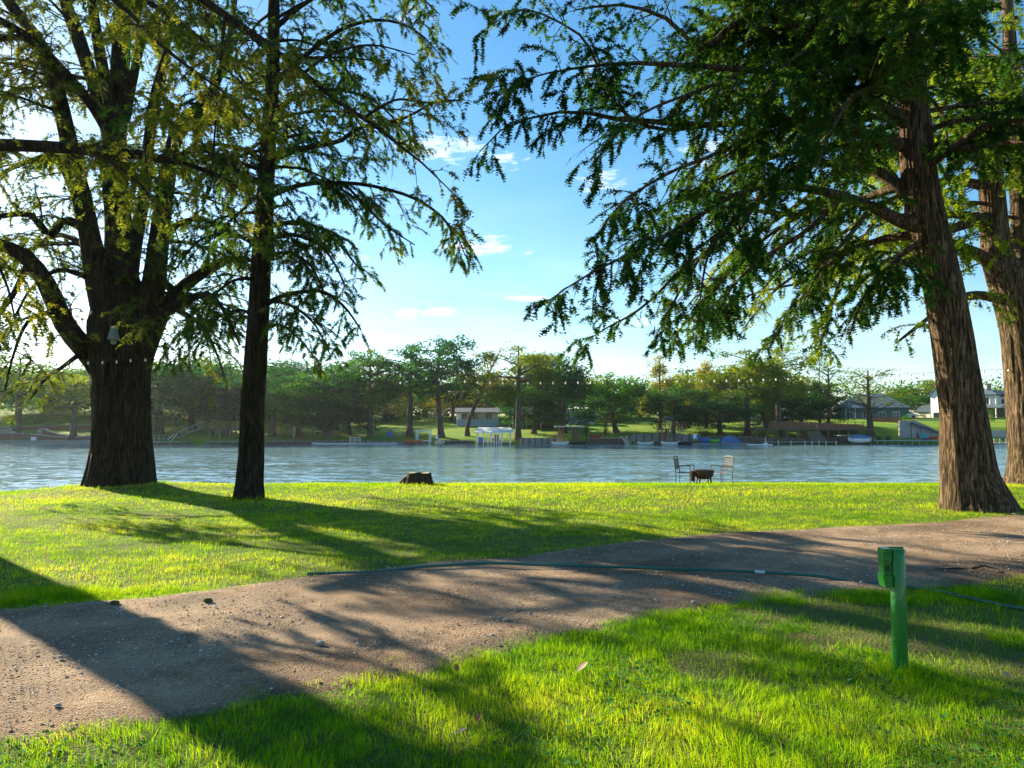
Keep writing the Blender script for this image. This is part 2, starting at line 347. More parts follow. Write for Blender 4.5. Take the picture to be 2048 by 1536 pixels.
# ------------------------------------------------------------------ river
def water_material():
    m = bpy.data.materials.new('river_water'); m.use_nodes = True; nt = m.node_tree; N = nt.nodes; L = nt.links; b = N['Principled BSDF']
    b.inputs['Base Color'].default_value = (.14, .24, .265, 1); b.inputs['Roughness'].default_value = .10; b.inputs['IOR'].default_value = 1.45
    b.inputs['Specular IOR Level'].default_value = .9
    tc = N.new('ShaderNodeTexCoord')
    def noise(scale, det, rough=.55, dist=0.0):
        mp = N.new('ShaderNodeMapping'); L.new(tc.outputs['Object'], mp.inputs[0]); mp.inputs['Scale'].default_value = scale
        t = N.new('ShaderNodeTexNoise'); L.new(mp.outputs[0], t.inputs[0]); t.inputs['Scale'].default_value = 1; t.inputs['Detail'].default_value = det; t.inputs['Roughness'].default_value = rough; t.inputs['Distortion'].default_value = dist; return t.outputs[0]
    def mul(a, v):
        x = N.new('ShaderNodeMath'); x.operation = 'MULTIPLY'; L.new(a, x.inputs[0])
        if isinstance(v, float): x.inputs[1].default_value = v
        else: L.new(v, x.inputs[1])
        return x.outputs[0]
    def add(a, c):
        x = N.new('ShaderNodeMath'); L.new(a, x.inputs[0]); L.new(c, x.inputs[1]); return x.outputs[0]
    def ncol(scale, det, rough, k):
        mp = N.new('ShaderNodeMapping'); L.new(tc.outputs['Object'], mp.inputs[0]); mp.inputs['Scale'].default_value = scale
        t = N.new('ShaderNodeTexNoise'); L.new(mp.outputs[0], t.inputs[0]); t.inputs['Scale'].default_value = 1; t.inputs['Detail'].default_value = det; t.inputs['Roughness'].default_value = rough; t.inputs['Distortion'].default_value = .4
        v = N.new('ShaderNodeVectorMath'); v.operation = 'SUBTRACT'; L.new(t.outputs[1], v.inputs[0]); v.inputs[1].default_value = (.5, .5, .5)
        w = N.new('ShaderNodeVectorMath'); w.operation = 'MULTIPLY'; L.new(v.outputs[0], w.inputs[0]); w.inputs[1].default_value = k; return w.outputs[0]
    va = N.new('ShaderNodeVectorMath'); L.new(ncol((.95, 2.3, 1), 5, .72, (.75, 1.45, 0)), va.inputs[0]); L.new(ncol((.25, .8, 1), 3, .6, (.35, .75, 0)), va.inputs[1])
    big = noise((.03, .11, 1), 4, .6); mr = N.new('ShaderNodeMapRange'); L.new(big, mr.inputs[0]); mr.inputs[1].default_value = .36; mr.inputs[2].default_value = .60; mr.inputs[3].default_value = .4; mr.inputs[4].default_value = 1.3
    vs = N.new('ShaderNodeVectorMath'); vs.operation = 'SCALE'; L.new(va.outputs[0], vs.inputs[0]); L.new(mr.outputs[0], vs.inputs['Scale'])
    vb = N.new('ShaderNodeVectorMath'); L.new(vs.outputs[0], vb.inputs[0]); vb.inputs[1].default_value = (0, 0, 1)
    vn = N.new('ShaderNodeVectorMath'); vn.operation = 'NORMALIZE'; L.new(vb.outputs[0], vn.inputs[0]); L.new(vn.outputs[0], b.inputs['Normal'])
    return m
xs = np.linspace(-260, 300, 60); ys = np.concatenate([np.linspace(8, 122.4, 60)])
V, F = grid(xs, ys, lambda x, y: x * 0 + WATER)
tag(mesh('river', V, F, water_material(), smooth=True), kind='structure')

# ------------------------------------------------------------------ grass
GC = [(.025, .12, .002), (.07, .24, .002), (.19, .40, .003), (.38, .54, .005), (.52, .54, .05)]
M_grass = mat('grass_blade', GC[0], .8, .06, tint=GC[1:], trans=.5)
def blades(n, x, y, h, w, segs, tintv, lean=.75):
    z = H(x, y); a = rng.random(n) * 2 * pi; la = rng.random(n) * 2 * pi; lm = np.abs(rng.standard_normal(n)) * lean
    side = np.stack([np.cos(a), np.sin(a), a * 0], -1); fl = fbm(x * 3.1, y * 3.1, 81, 2) * 14; ld = unit(np.stack([np.cos(la) + 1.3 * np.cos(fl), np.sin(la) + 1.3 * np.sin(fl), a * 0], -1))
    B = np.stack([x, y, z - .005], -1); up = np.array([0, 0, 1.0])
    def pt(t): return B + up * (h * t * (1 - .25 * lm * t))[:, None] + ld * (h * lm * t ** 2)[:, None]
    if segs == 1:
        V = np.stack([B - side * (w / 2)[:, None], B + side * (w / 2)[:, None], pt(1.0)], 1); F = np.arange(n * 3).reshape(n, 3); T = np.repeat(tintv, 3)
        return V.reshape(-1, 3), [F], T
    m_ = pt(.55)
    V = np.stack([B - side * (w / 2)[:, None], B + side * (w / 2)[:, None], m_ - side * (w * .38)[:, None], m_ + side * (w * .38)[:, None], pt(1.0)], 1)
    k = (np.arange(n) * 5)[:, None]
    return V.reshape(-1, 3), [np.array([[0, 1, 3, 2]]) + k, np.array([[2, 3, 4]]) + k], np.repeat(tintv, 5)
def grass_zone(name, y0, y1, dens, hmul, w, segs, label, side=1.8, barek=1.0, tb=0.0):
    A = (y1 - y0) * 2 * (.72 * y1 + side); n = int(A * dens)
    x = rng.uniform(-(.72 * y1 + side), (.72 * y1 + side), n); y = rng.uniform(y0, y1, n)
    k = (np.abs(x) < .72 * y + side) & (y < crest(x) + .5)
    x, y = x[k], y[k]
    e1 = y - path_top(x) + .12 - .7 * (fbm(x * 1.1, y * 1.1, 60) - .5) - .25 * (fbm(x * 5, y * 5, 61) - .5); e2 = path_bot(x) - y + .12 - .9 * (fbm(x * 1.3, y * 1.3, 62) - .5) - .35 * (fbm(x * 5, y * 5, 63) - .5)
    e = np.maximum(e1, e2); cover = np.clip(e / .35, 0, 1)
    tuft = np.clip((fbm(x * 2.6 + 7, y * 2.6, 73, 3) - .66) / .05, 0, 1) * .35; cover = np.maximum(cover, tuft * (e > -1.4))
    bare = fbm(x * .8 + 3, y * .8, 64, 5); worn = np.clip((bare - (.585 - .03 * (barek > .9))) / .06, 0, 1) * .85 * barek
    corner = np.clip(1.2 - np.hypot(x + 2.2, (y - 3.3) * 1.2) / 1.2, 0, 1)       # worn corner beside the drive
    worn = np.maximum(worn, corner * .75 * (fbm(x * 3, y * 3, 65) > .42))
    k = rng.random(len(x)) < cover * (1 - worn)
    x, y, e, worn = x[k], y[k], e[k], worn[k]; n = len(x)
    hn = fbm(x * .9, y * .9, 66); hf = .5 + 1.5 * (fbm(x * 6.5, y * 6.5, 67, 3) - .5)
    h = hmul * (.45 + 1.0 * np.clip(hn - .2, 0, 1) * 1.0 + .7 * (hf - .3)) * rng.uniform(.55, 1.25, n) * np.clip(.45 + e, .4, 1)
    h = h * (1 + 1.3 * np.clip(1 - np.abs(crest(x) - y) / .5, 0, 1) * rng.random(n))
    for bx, by, br in ((-10.1, 19.2, 1.15), (-5.75, 16.4, .42), (8.7, 14.0, .95), (14.7, 21, 1.2), (-2.55, 20.6, .6), (2.5, 4.85, .08)):
        h = h * (1 + 1.0 * np.clip(1 - np.abs(np.hypot(x - bx, y - by) - br) / .16, 0, 1))
    h = np.clip(h, .010, .2)
    tn = tb + .12 + 1.0 * (fbm(x * .5, y * .5, 68) - .25) + .55 * (fbm(x * 2.7, y * 2.7, 69) - .5) + .45 * (hf - .5) + .13 * rng.standard_normal(n) + .22 * (rng.random(n) < .04)
    V, F, T = blades(n, x, y, h, w * rng.uniform(.7, 1.3, n), segs, np.clip(tn, 0, 1))
    o = mesh(name, V, F, M_grass, tint=T); tag(o, label, None, None, 'stuff'); return n
ng = grass_zone('near_grass', 2.6, 7.4, 6400, .070, .0036, 2, 'uneven grass in front of the dirt drive')
ng += grass_zone('middle_grass', 7.4, 14, 1900, .050, .0065, 1, 'short bright lawn grass behind the dirt drive', 1.5, .45, .12)
ng += grass_zone('bank_grass', 14, 27, 560, .060, .013, 1, 'sunlit grass along the top of the river bank', 1.5, .2, .2)
print('blades', ng)
# leaf litter: shed brown needles on the drive and between the blades
n = 15000; x = rng.uniform(-7, 9, n); y = rng.uniform(3, 12, n); k = (np.abs(x) < y * .75 + 1) & (fbm(x * .8, y * .8, 90) > .43); x, y = x[k], y[k]; n = len(x)
a = rng.random(n) * 2 * pi; L_ = rng.uniform(.008, .035, n)[:, None]; onp = (y < path_top(x)) & (y > path_bot(x)); z = H(x, y) + np.where(onp, .042, .012) + rng.uniform(0, .006, n)
D = np.stack([np.cos(a), np.sin(a), rng.uniform(-.1, .25, n)], -1) * L_; S_ = np.stack([-np.sin(a), np.cos(a), rng.uniform(-.3, .3, n)], -1) * L_ * .16; B = np.stack([x, y, z], -1)
tag(mesh('leaf_litter', np.stack([B - D, B + S_, B + D, B - S_], 1).reshape(-1, 3), (np.arange(n) * 4)[:, None] + np.arange(4)[None], mat('brown_litter', (.05, .03, .018), .9, .1, tint=[(.16, .09, .04), (.28, .18, .09)]), tint=np.repeat(rng.random(n), 4)),
    'shed brown needles and scraps scattered over drive and grass', kind='stuff')
# broad-leaved weeds low in the lawn at the bottom of the view
n = 5200; x = rng.uniform(-3.4, 3.6, n); y = rng.uniform(3.1, 5.2, n)
k = (fbm(x * 1.4 + 5, y * 1.4, 71) > .56) & (y < path_bot(x) - .3); x, y = x[k], y[k]; n = len(x)
a = rng.random(n) * 2 * pi; r = rng.uniform(.008, .019, n); zz = H(x, y) + rng.uniform(.015, .06, n)
D = np.stack([np.cos(a), np.sin(a), rng.uniform(-.2, .5, n)], -1); S_ = np.stack([-np.sin(a), np.cos(a), rng.uniform(-.3, .3, n)], -1); B = np.stack([x, y, zz], -1)
V = np.stack([B, B + (D * .5 + S_ * .5) * r[:, None] * 1.6, B + D * r[:, None] * 2.0, B + (D * .5 - S_ * .5) * r[:, None] * 1.6], 1).reshape(-1, 3)
tag(mesh('clover_weeds', V, (np.arange(n) * 4)[:, None] + np.arange(4)[None], mat('clover_leaf', (.02, .12, .02), .8, .05, tint=[(.06, .2, .05)], trans=.3), tint=np.repeat(rng.random(n), 4)),
    'low broad-leaved weeds growing between the foreground grass', kind='stuff')

# ------------------------------------------------------------------ near cypresses
def bark(name, c1, c2, s=1.0):
    m = bpy.data.materials.new(name); m.use_nodes = True; nt = m.node_tree; N = nt.nodes; L = nt.links; b = N['Principled BSDF']
    b.inputs['Roughness'].default_value = .95; b.inputs['Specular IOR Level'].default_value = .1
    tc = N.new('ShaderNodeTexCoord')
    def noise(sc, det, rough=.6, dist=0):
        mp = N.new('ShaderNodeMapping'); L.new(tc.outputs['Object'], mp.inputs[0]); mp.inputs['Scale'].default_value = sc
        t = N.new('ShaderNodeTexNoise'); L.new(mp.outputs[0], t.inputs[0]); t.inputs['Scale'].default_value = 1; t.inputs['Detail'].default_value = det; t.inputs['Roughness'].default_value = rough; t.inputs['Distortion'].default_value = dist; return t.outputs[0]
    strips = noise((20 * s, 20 * s, 2.1 * s), 7, .68, 1.1); fine = noise((60 * s, 60 * s, 5 * s), 4, .6); big = noise((1.2, 1.2, .6), 3)
    r = N.new('ShaderNodeValToRGB'); L.new(strips, r.inputs[0]); e = r.color_ramp.elements; e[0].position = .36; e[0].color = (c1[0] * .35, c1[1] * .35, c1[2] * .35, 1); e[1].position = .62; e[1].color = (*c2, 1)
    x = e.new(.48); x.color = (*c1, 1)
    mx = N.new('ShaderNodeMix'); mx.data_type = 'RGBA'; mx.blend_type = 'MULTIPLY'; mx.inputs[0].default_value = .5; L.new(r.outputs[0], mx.inputs[6])
    r2 = N.new('ShaderNodeValToRGB'); L.new(big, r2.inputs[0]); r2.color_ramp.elements[0].position = .35; r2.color_ramp.elements[0].color = (.5, .55, .4, 1); r2.color_ramp.elements[1].position = .65
    L.new(r2.outputs[0], mx.inputs[7]); L.new(mx.outputs[2], b.inputs[0])
    ad = N.new('ShaderNodeMath'); L.new(strips, ad.inputs[0]); mm = N.new('ShaderNodeMath'); mm.operation = 'MULTIPLY'; L.new(fine, mm.inputs[0]); mm.inputs[1].default_value = .4; L.new(mm.outputs[0], ad.inputs[1])
    bp = N.new('ShaderNodeBump'); bp.inputs['Strength'].default_value = 1; bp.inputs['Distance'].default_value = .11; L.new(ad.outputs[0], bp.inputs['Height']); L.new(bp.outputs[0], b.inputs['Normal'])
    return m
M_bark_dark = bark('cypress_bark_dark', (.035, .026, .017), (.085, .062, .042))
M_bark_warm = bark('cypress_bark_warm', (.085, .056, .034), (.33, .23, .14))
M_twig = mat('cypress_twig', (.05, .032, .022), .9, .1)
M_moss = mat('ball_moss', (.035, .03, .022), .95, .05, noise=(20, (.09, .07, .04), 3))

def resample(P, rad, K):
    P = np.asarray(P, float); rad = np.asarray(rad, float)
    d = np.concatenate([[0], np.cumsum(np.linalg.norm(np.diff(P, axis=0), axis=1))]); t = np.linspace(0, d[-1], K)
    # Catmull-Rom over arc length
    seg = np.clip(np.searchsorted(d, t, side='right') - 1, 0, len(P) - 2); u = (t - d[seg]) / (d[seg + 1] - d[seg] + 1e-9)
    g = lambda k: P[np.clip(k, 0, len(P) - 1)]
    p0, p1, p2, p3 = g(seg - 1), g(seg), g(seg + 1), g(seg + 2); u = u[:, None]
    Q = .5 * (2 * p1 + (p2 - p0) * u + (2 * p0 - 5 * p1 + 4 * p2 - p3) * u ** 2 + (3 * p1 - p0 - 3 * p2 + p3) * u ** 3)
    return Q, np.interp(t, d, rad)

def px_path(pts, K=16):
    """(u, v, depth, width in pixels) -> smoothed world polyline and radii"""
    P = [at(u, v, Y) for u, v, Y, w in pts]; r = [max(w, 1.2) / 2 / FPX * Y for u, v, Y, w in pts]
    return resample(P, r, K)

def trunk_mesh(name, P, rad, parent, origin, m, flare=0.0, lobes=5, sides=40, rough=.05, seed=0):
    n = sides; K = len(P); T = unit(np.gradient(P, axis=0)); U = unit(np.cross(T, np.array([0.05, 1.0, 0.02]))); W = np.cross(T, U)
    an = np.arange(n) * 2 * pi / n; hgt = P[:, 2] - P[0, 2]
    rr = rad[:, None] * (1 + rough * (fbm(an[None] * 9 / pi + 50, hgt[:, None] * .7 + 10, seed, 3) - .5) * 2.4 + rough * (1.3 if sides > 100 else .7) * (vnoise(an[None] * (40 if sides > 100 else 26) / pi + 50 + hgt[:, None] * .1, hgt[:, None] * 1.2, seed + 9) - .5))
    if flare: rr = rr * (1 + flare * np.exp(-hgt / .55)[:, None] * (.5 + .8 * (fbm(an[None] * lobes / pi / 1.0 + 30, hgt[:, None] * .3, seed + 3, 2) - .4)))
    rr[:, -1] = rr[:, -1]
    rr = rr.copy(); w = np.clip((an - (2 * pi - .6)) / .6, 0, 1)[None]; rr = rr * (1 - w) + rr[:, :1] * w
    V = P[:, None] + rr[..., None] * (np.cos(an)[None, :, None] * U[:, None] + np.sin(an)[None, :, None] * W[:, None])
    i = np.arange(n)[None]; j = (i + 1) % n; k = (np.arange(K - 1) * n)[:, None]
    F = np.stack([k + i, k + j, k + j + n, k + i + n], -1).reshape(-1, 4)
    return mesh(name, V.reshape(-1, 3) - origin, F, m, parent, smooth=True)

def spawn(P, Rr, rng, dens, t0, t1, lenf, K, ang=(45, 75), flat=.75, droop=.5, rise=0.0, taper=.6):
    """children of polylines P (N,K0,3): returns paths (n,K,3), radii (n,K)"""
    L = np.linalg.norm(np.diff(P, axis=1), axis=2).sum(1); cnt = rng.poisson(np.maximum(L * dens * (t1 - t0), .01)); idx = np.repeat(np.arange(len(P)), cnt); n = len(idx)
    if n == 0: return np.zeros((0, K, 3)), np.zeros((0, K))
    t = rng.uniform(t0, t1, n); K0 = P.shape[1]; f = t * (K0 - 1); a = np.minimum(f.astype(int), K0 - 2); w = (f - a)[:, None]
    base = P[idx, a] * (1 - w) + P[idx, a + 1] * w; tan_ = unit(P[idx, a + 1] - P[idx, a]); r0 = Rr[idx, a] * (1 - w[:, 0]) + Rr[idx, a + 1] * w[:, 0]
    up = np.array([0, 0, 1.0]); side = unit(np.cross(tan_, up) + 1e-4); sgn = rng.choice([-1, 1], n)[:, None]
    perp2 = np.cross(side, tan_); ro = rng.normal(0, 1, n)[:, None] * (1 - flat) * 1.6
    sd = unit(side * sgn + perp2 * ro); A = np.radians(rng.uniform(*ang, n))[:, None]
    D = unit(tan_ * np.cos(A) + sd * np.sin(A) + up * rise)
    ln = lenf(t, n) if callable(lenf) else np.full(n, lenf); st = (ln / (K - 1))[:, None]
    pts = [base]; cur = base
    for k in range(1, K):
        D = unit(D + up * (-droop * (k / K) * .9 / (K / 5)) + rng.normal(0, .09, (n, 3))); cur = cur + D * st; pts.append(cur)
    rad = np.minimum(r0 * taper, ln * .013 + .002)
    return np.stack(pts, 1), rad[:, None] * np.linspace(1, .3, K)[None]

def sprays(P, D, size, nl, rng, tint, hang=.22, wid=.22):
    """feathery sprays: a stem with nl pairs of thin leaflets"""
    n = len(P); up = np.array([0, 0, 1.0]); D = unit(D + up * (-hang) + rng.normal(0, .35, (n, 3)))
    S = unit(np.cross(D, up) + rng.normal(0, .45, (n, 3))); S = unit(S - D * (S * D).sum(1, keepdims=True)); Vs = []
    for k in range(nl):
        f = (k + .3) / nl; b = P + D * (size * f)[:, None]; ll = (size * (.40 - .20 * f) * rng.uniform(.7, 1.15, n))[:, None]
        Vs.append(np.stack([b - D * ll * .15, b + (D * .6 + S) * ll + rng.normal(0, .006, (n, 3)), b + (D * .6 - S) * ll + rng.normal(0, .006, (n, 3))], 1))
    tip = P + D * size[:, None]; Vs.append(np.stack([P - S * (size * .03)[:, None], P + S * (size * .03)[:, None], tip + D * (size * .15)[:, None]], 1))
    V = np.stack(Vs, 1); q = V.shape[1]
    return V.reshape(-1, 3), np.arange(n * q * 3).reshape(-1, 3), np.repeat(tint, q * 3)

def proc_limb(rng, base, az, el, length, bend, r0, K=14, wob=.06):
    D = np.array([cos(el) * sin(az), cos(el) * cos(az), sin(el)]); st = length / (K - 1); pts = [np.array(base)]; c = np.array(base); e = el; a = az
    for k in range(1, K):
        e -= bend / K; a += rng.normal(0, wob); ee = e + rng.normal(0, wob)
        c = c + st * np.array([cos(ee) * sin(a), cos(ee) * cos(a), sin(ee)]); pts.append(c)
    return np.array(pts), r0 * np.linspace(1, .12, K) ** 1.1

def cypress(name, label, stems, limbs, procs, M_b, M_leaf, seed, group=None, flare=.5, l2=3.2, l3=5.0, leafd=17, size=.13, l2len=(1.5, .6), stem_mat=None,
            moss=60, cones=0, shoots=(), nl=3, l3len=(.25, .62), zlow=None, zfade=None, tintb=.5, lobes=5):
    rng = np.random.default_rng(seed); l3 = l3 * 1.65; leafd = leafd * 4.9; size = size * .95
    S = [px_path(s, 84 if k == 0 else 30) for k, s in enumerate(stems)]
    base = S[0][0][0].copy(); base[2] = float(H(base[0], base[1])); T = thing(name, label, 'tree', base, 0, group)
    S[0][0][0][2] = min(S[0][0][0][2], base[2]) - .15
    LP, LR = [], []
    for k, (P, r) in enumerate(S):
        if k == 0: trunk_mesh('trunk', P, r, T, base, M_b, flare=flare, lobes=lobes, sides=120, rough=.06, seed=seed)
        else: trunk_mesh('limb', P, r, T, base, M_b, sides=24, rough=.06, seed=seed + k)
        if k > 0:
            q, rr = resample(P, r, 16); LP.append(q); LR.append(rr)
    for s in limbs:
        P, r = px_path(s, 16); trunk_mesh('limb', P, r, T, base, M_b, sides=12, rough=.07, seed=seed + len(LP)); LP.append(P); LR.append(r)
    for (si, t0, t1, num, az0, az1, el, Lf, bend) in procs:
        P, r = S[si]
        for q in range(num):
            t = t0 + (t1 - t0) * (q + rng.random()) / num; f = t * (len(P) - 1); a = min(int(f), len(P) - 2); w = f - a
            b = P[a] * (1 - w) + P[a + 1] * w; az = R(rng.uniform(az0, az1)); ln = Lf(t) * rng.uniform(.8, 1.15); rb = min(.5 * r[a], .011 * ln + .012)
            q_, rr = proc_limb(rng, b, az, R(rng.uniform(*el)), ln, R(bend) * rng.uniform(.7, 1.3), rb)
            q_, rr = resample(q_, rr, 16)
            V, F = tubes(q_[None], rr[None], 7); mesh('limb', V - base, F, M_b, T, smooth=True); LP.append(q_); LR.append(rr)
    LP = np.array(LP); LR = np.array(LR)
    P2, R2 = spawn(LP, LR, rng, l2 * 1.25, .12, 1.0, lambda t, n: (l2len[0] * (1 - .55 * t) + .1) * rng.uniform(.5, 1.2, n), 7, (35, 75), .70, .42)
    P3, R3 = spawn(P2, R2, rng, l3, .15, 1.0, lambda t, n: rng.uniform(*l3len, n) * (1 - .3 * t), 5, (35, 80), .55, .50)
    P3b, R3b = spawn(LP, LR, rng, l3 * .5, .25, 1.0, lambda t, n: rng.uniform(*l3len, n), 5, (35, 85), .4, .7)
    for (si, t0, t1, d) in shoots:
        q, rr = resample(*S[si], 16); a, b = spawn(q[None], rr[None], rng, d, t0, t1, lambda t, n: rng.uniform(.3, .9, n), 5, (50, 90), .0, 1.0); P3b = np.concatenate([P3b, a]); R3b = np.concatenate([R3b, b])
    P3 = np.concatenate([P3, P3b]); R3 = np.concatenate([R3, R3b])
    V2, F2 = tubes(P2, np.maximum(R2, .003), 4); V3, F3 = tubes(P3[:, ::2] if P3.shape[1] % 2 else P3, np.maximum(R3[:, ::2] if P3.shape[1] % 2 else R3, .0024), 3)
    tag(mesh('twigs', np.vstack([V2, V3]) - base, [np.vstack([F2, F3 + len(V2)])], M_twig, T), kind='stuff')
    # foliage along the twigs
    def along(P, dens, t0):
        L = np.linalg.norm(np.diff(P, axis=1), axis=2).sum(1); cnt = rng.poisson(L * dens * (1 - t0)); idx = np.repeat(np.arange(len(P)), cnt); n = len(idx)
        f = rng.uniform(t0, .999, n) * (P.shape[1] - 1); a = f.astype(int); w = (f - a)[:, None]
        return P[idx, a] * (1 - w) + P[idx, a + 1] * w, unit(P[idx, a + 1] - P[idx, a])
    A1, D1 = along(P3, leafd, .1); A2, D2 = along(P2, leafd * .6, .15); A = np.vstack([A1, A2]); D = np.vstack([D1, D2])
    if zfade is not None:      # thinner above the part of the crown that can be seen
        k = rng.random(len(A)) < np.interp(A[:, 2], zfade[0], zfade[1]); A, D = A[k], D[k]
    # some boughs are thinner than others
    thin = fbm(A[:, 0] * .8 + 40, A[:, 2] * .8 + 40 + A[:, 1] * .6, seed + 5, 3); k = rng.random(len(A)) < np.clip((thin - .30) / .16, .12, 1); A, D = A[k], D[k]
    sz = size * rng.uniform(.6, 1.25, len(A)); tn = np.clip(tintb + .9 * (fbm(A[:, 0] * .5 + 60, A[:, 2] * .5 + 60 + A[:, 1] * .4, seed + 6, 3) - .5) + rng.normal(0, .15, len(A)), 0, 1)
    V, F, tt = sprays(A, D, sz, nl, rng, tn)
    tag(mesh('crown', V - base, F, M_leaf, T, tint=tt), kind='stuff')
    if moss:
        k = rng.integers(0, len(P3), moss); c = P3[k, rng.integers(1, 4, moss)]
        nn = 26; D = unit(rng.normal(0, 1, (moss, nn, 3)) + np.array([0, 0, -.5])); s = (rng.uniform(.05, .15, (moss, 1, 1))) * rng.uniform(.5, 1, (moss, nn, 1)); sd = unit(np.cross(D, np.array([.3, .2, 1.]))) * s * .16
        cc = c[:, None]; V = np.stack([cc - sd, cc + sd, cc + D * s * np.array([1, 1, 1.5])], 2).reshape(-1, 3)
        tag(mesh('moss_tufts', V - base, np.arange(len(V)).reshape(-1, 3), M_moss, T), kind='stuff')
    print(name, 'sprays', len(A), 'tris', len(F) + len(F2) * 2 + len(F3) * 2)
    return T

LC = lambda n, cs: mat(n, cs[0], .7, .10, tint=cs[1:], trans=.5)
M_leafA = LC('cypress_leaf_olive', [(.03, .075, .012), (.07, .12, .016), (.14, .17, .02), (.24, .20, .04)])
M_leafB = LC('cypress_leaf_green', [(.012, .05, .010), (.03, .10, .014), (.08, .16, .018), (.20, .20, .03)])
M_leafC = LC('cypress_leaf_deep', [(.006, .035, .006), (.015, .07, .010), (.05, .13, .012), (.15, .18, .02)])
M_leafE = LC('cypress_leaf_gold', [(.05, .09, .010), (.10, .15, .014), (.18, .20, .02), (.30, .25, .04)])
M_leafD = LC('cypress_leaf_lime', [(.05, .13, .008), (.14, .25, .010), (.26, .36, .012), (.34, .34, .03)])
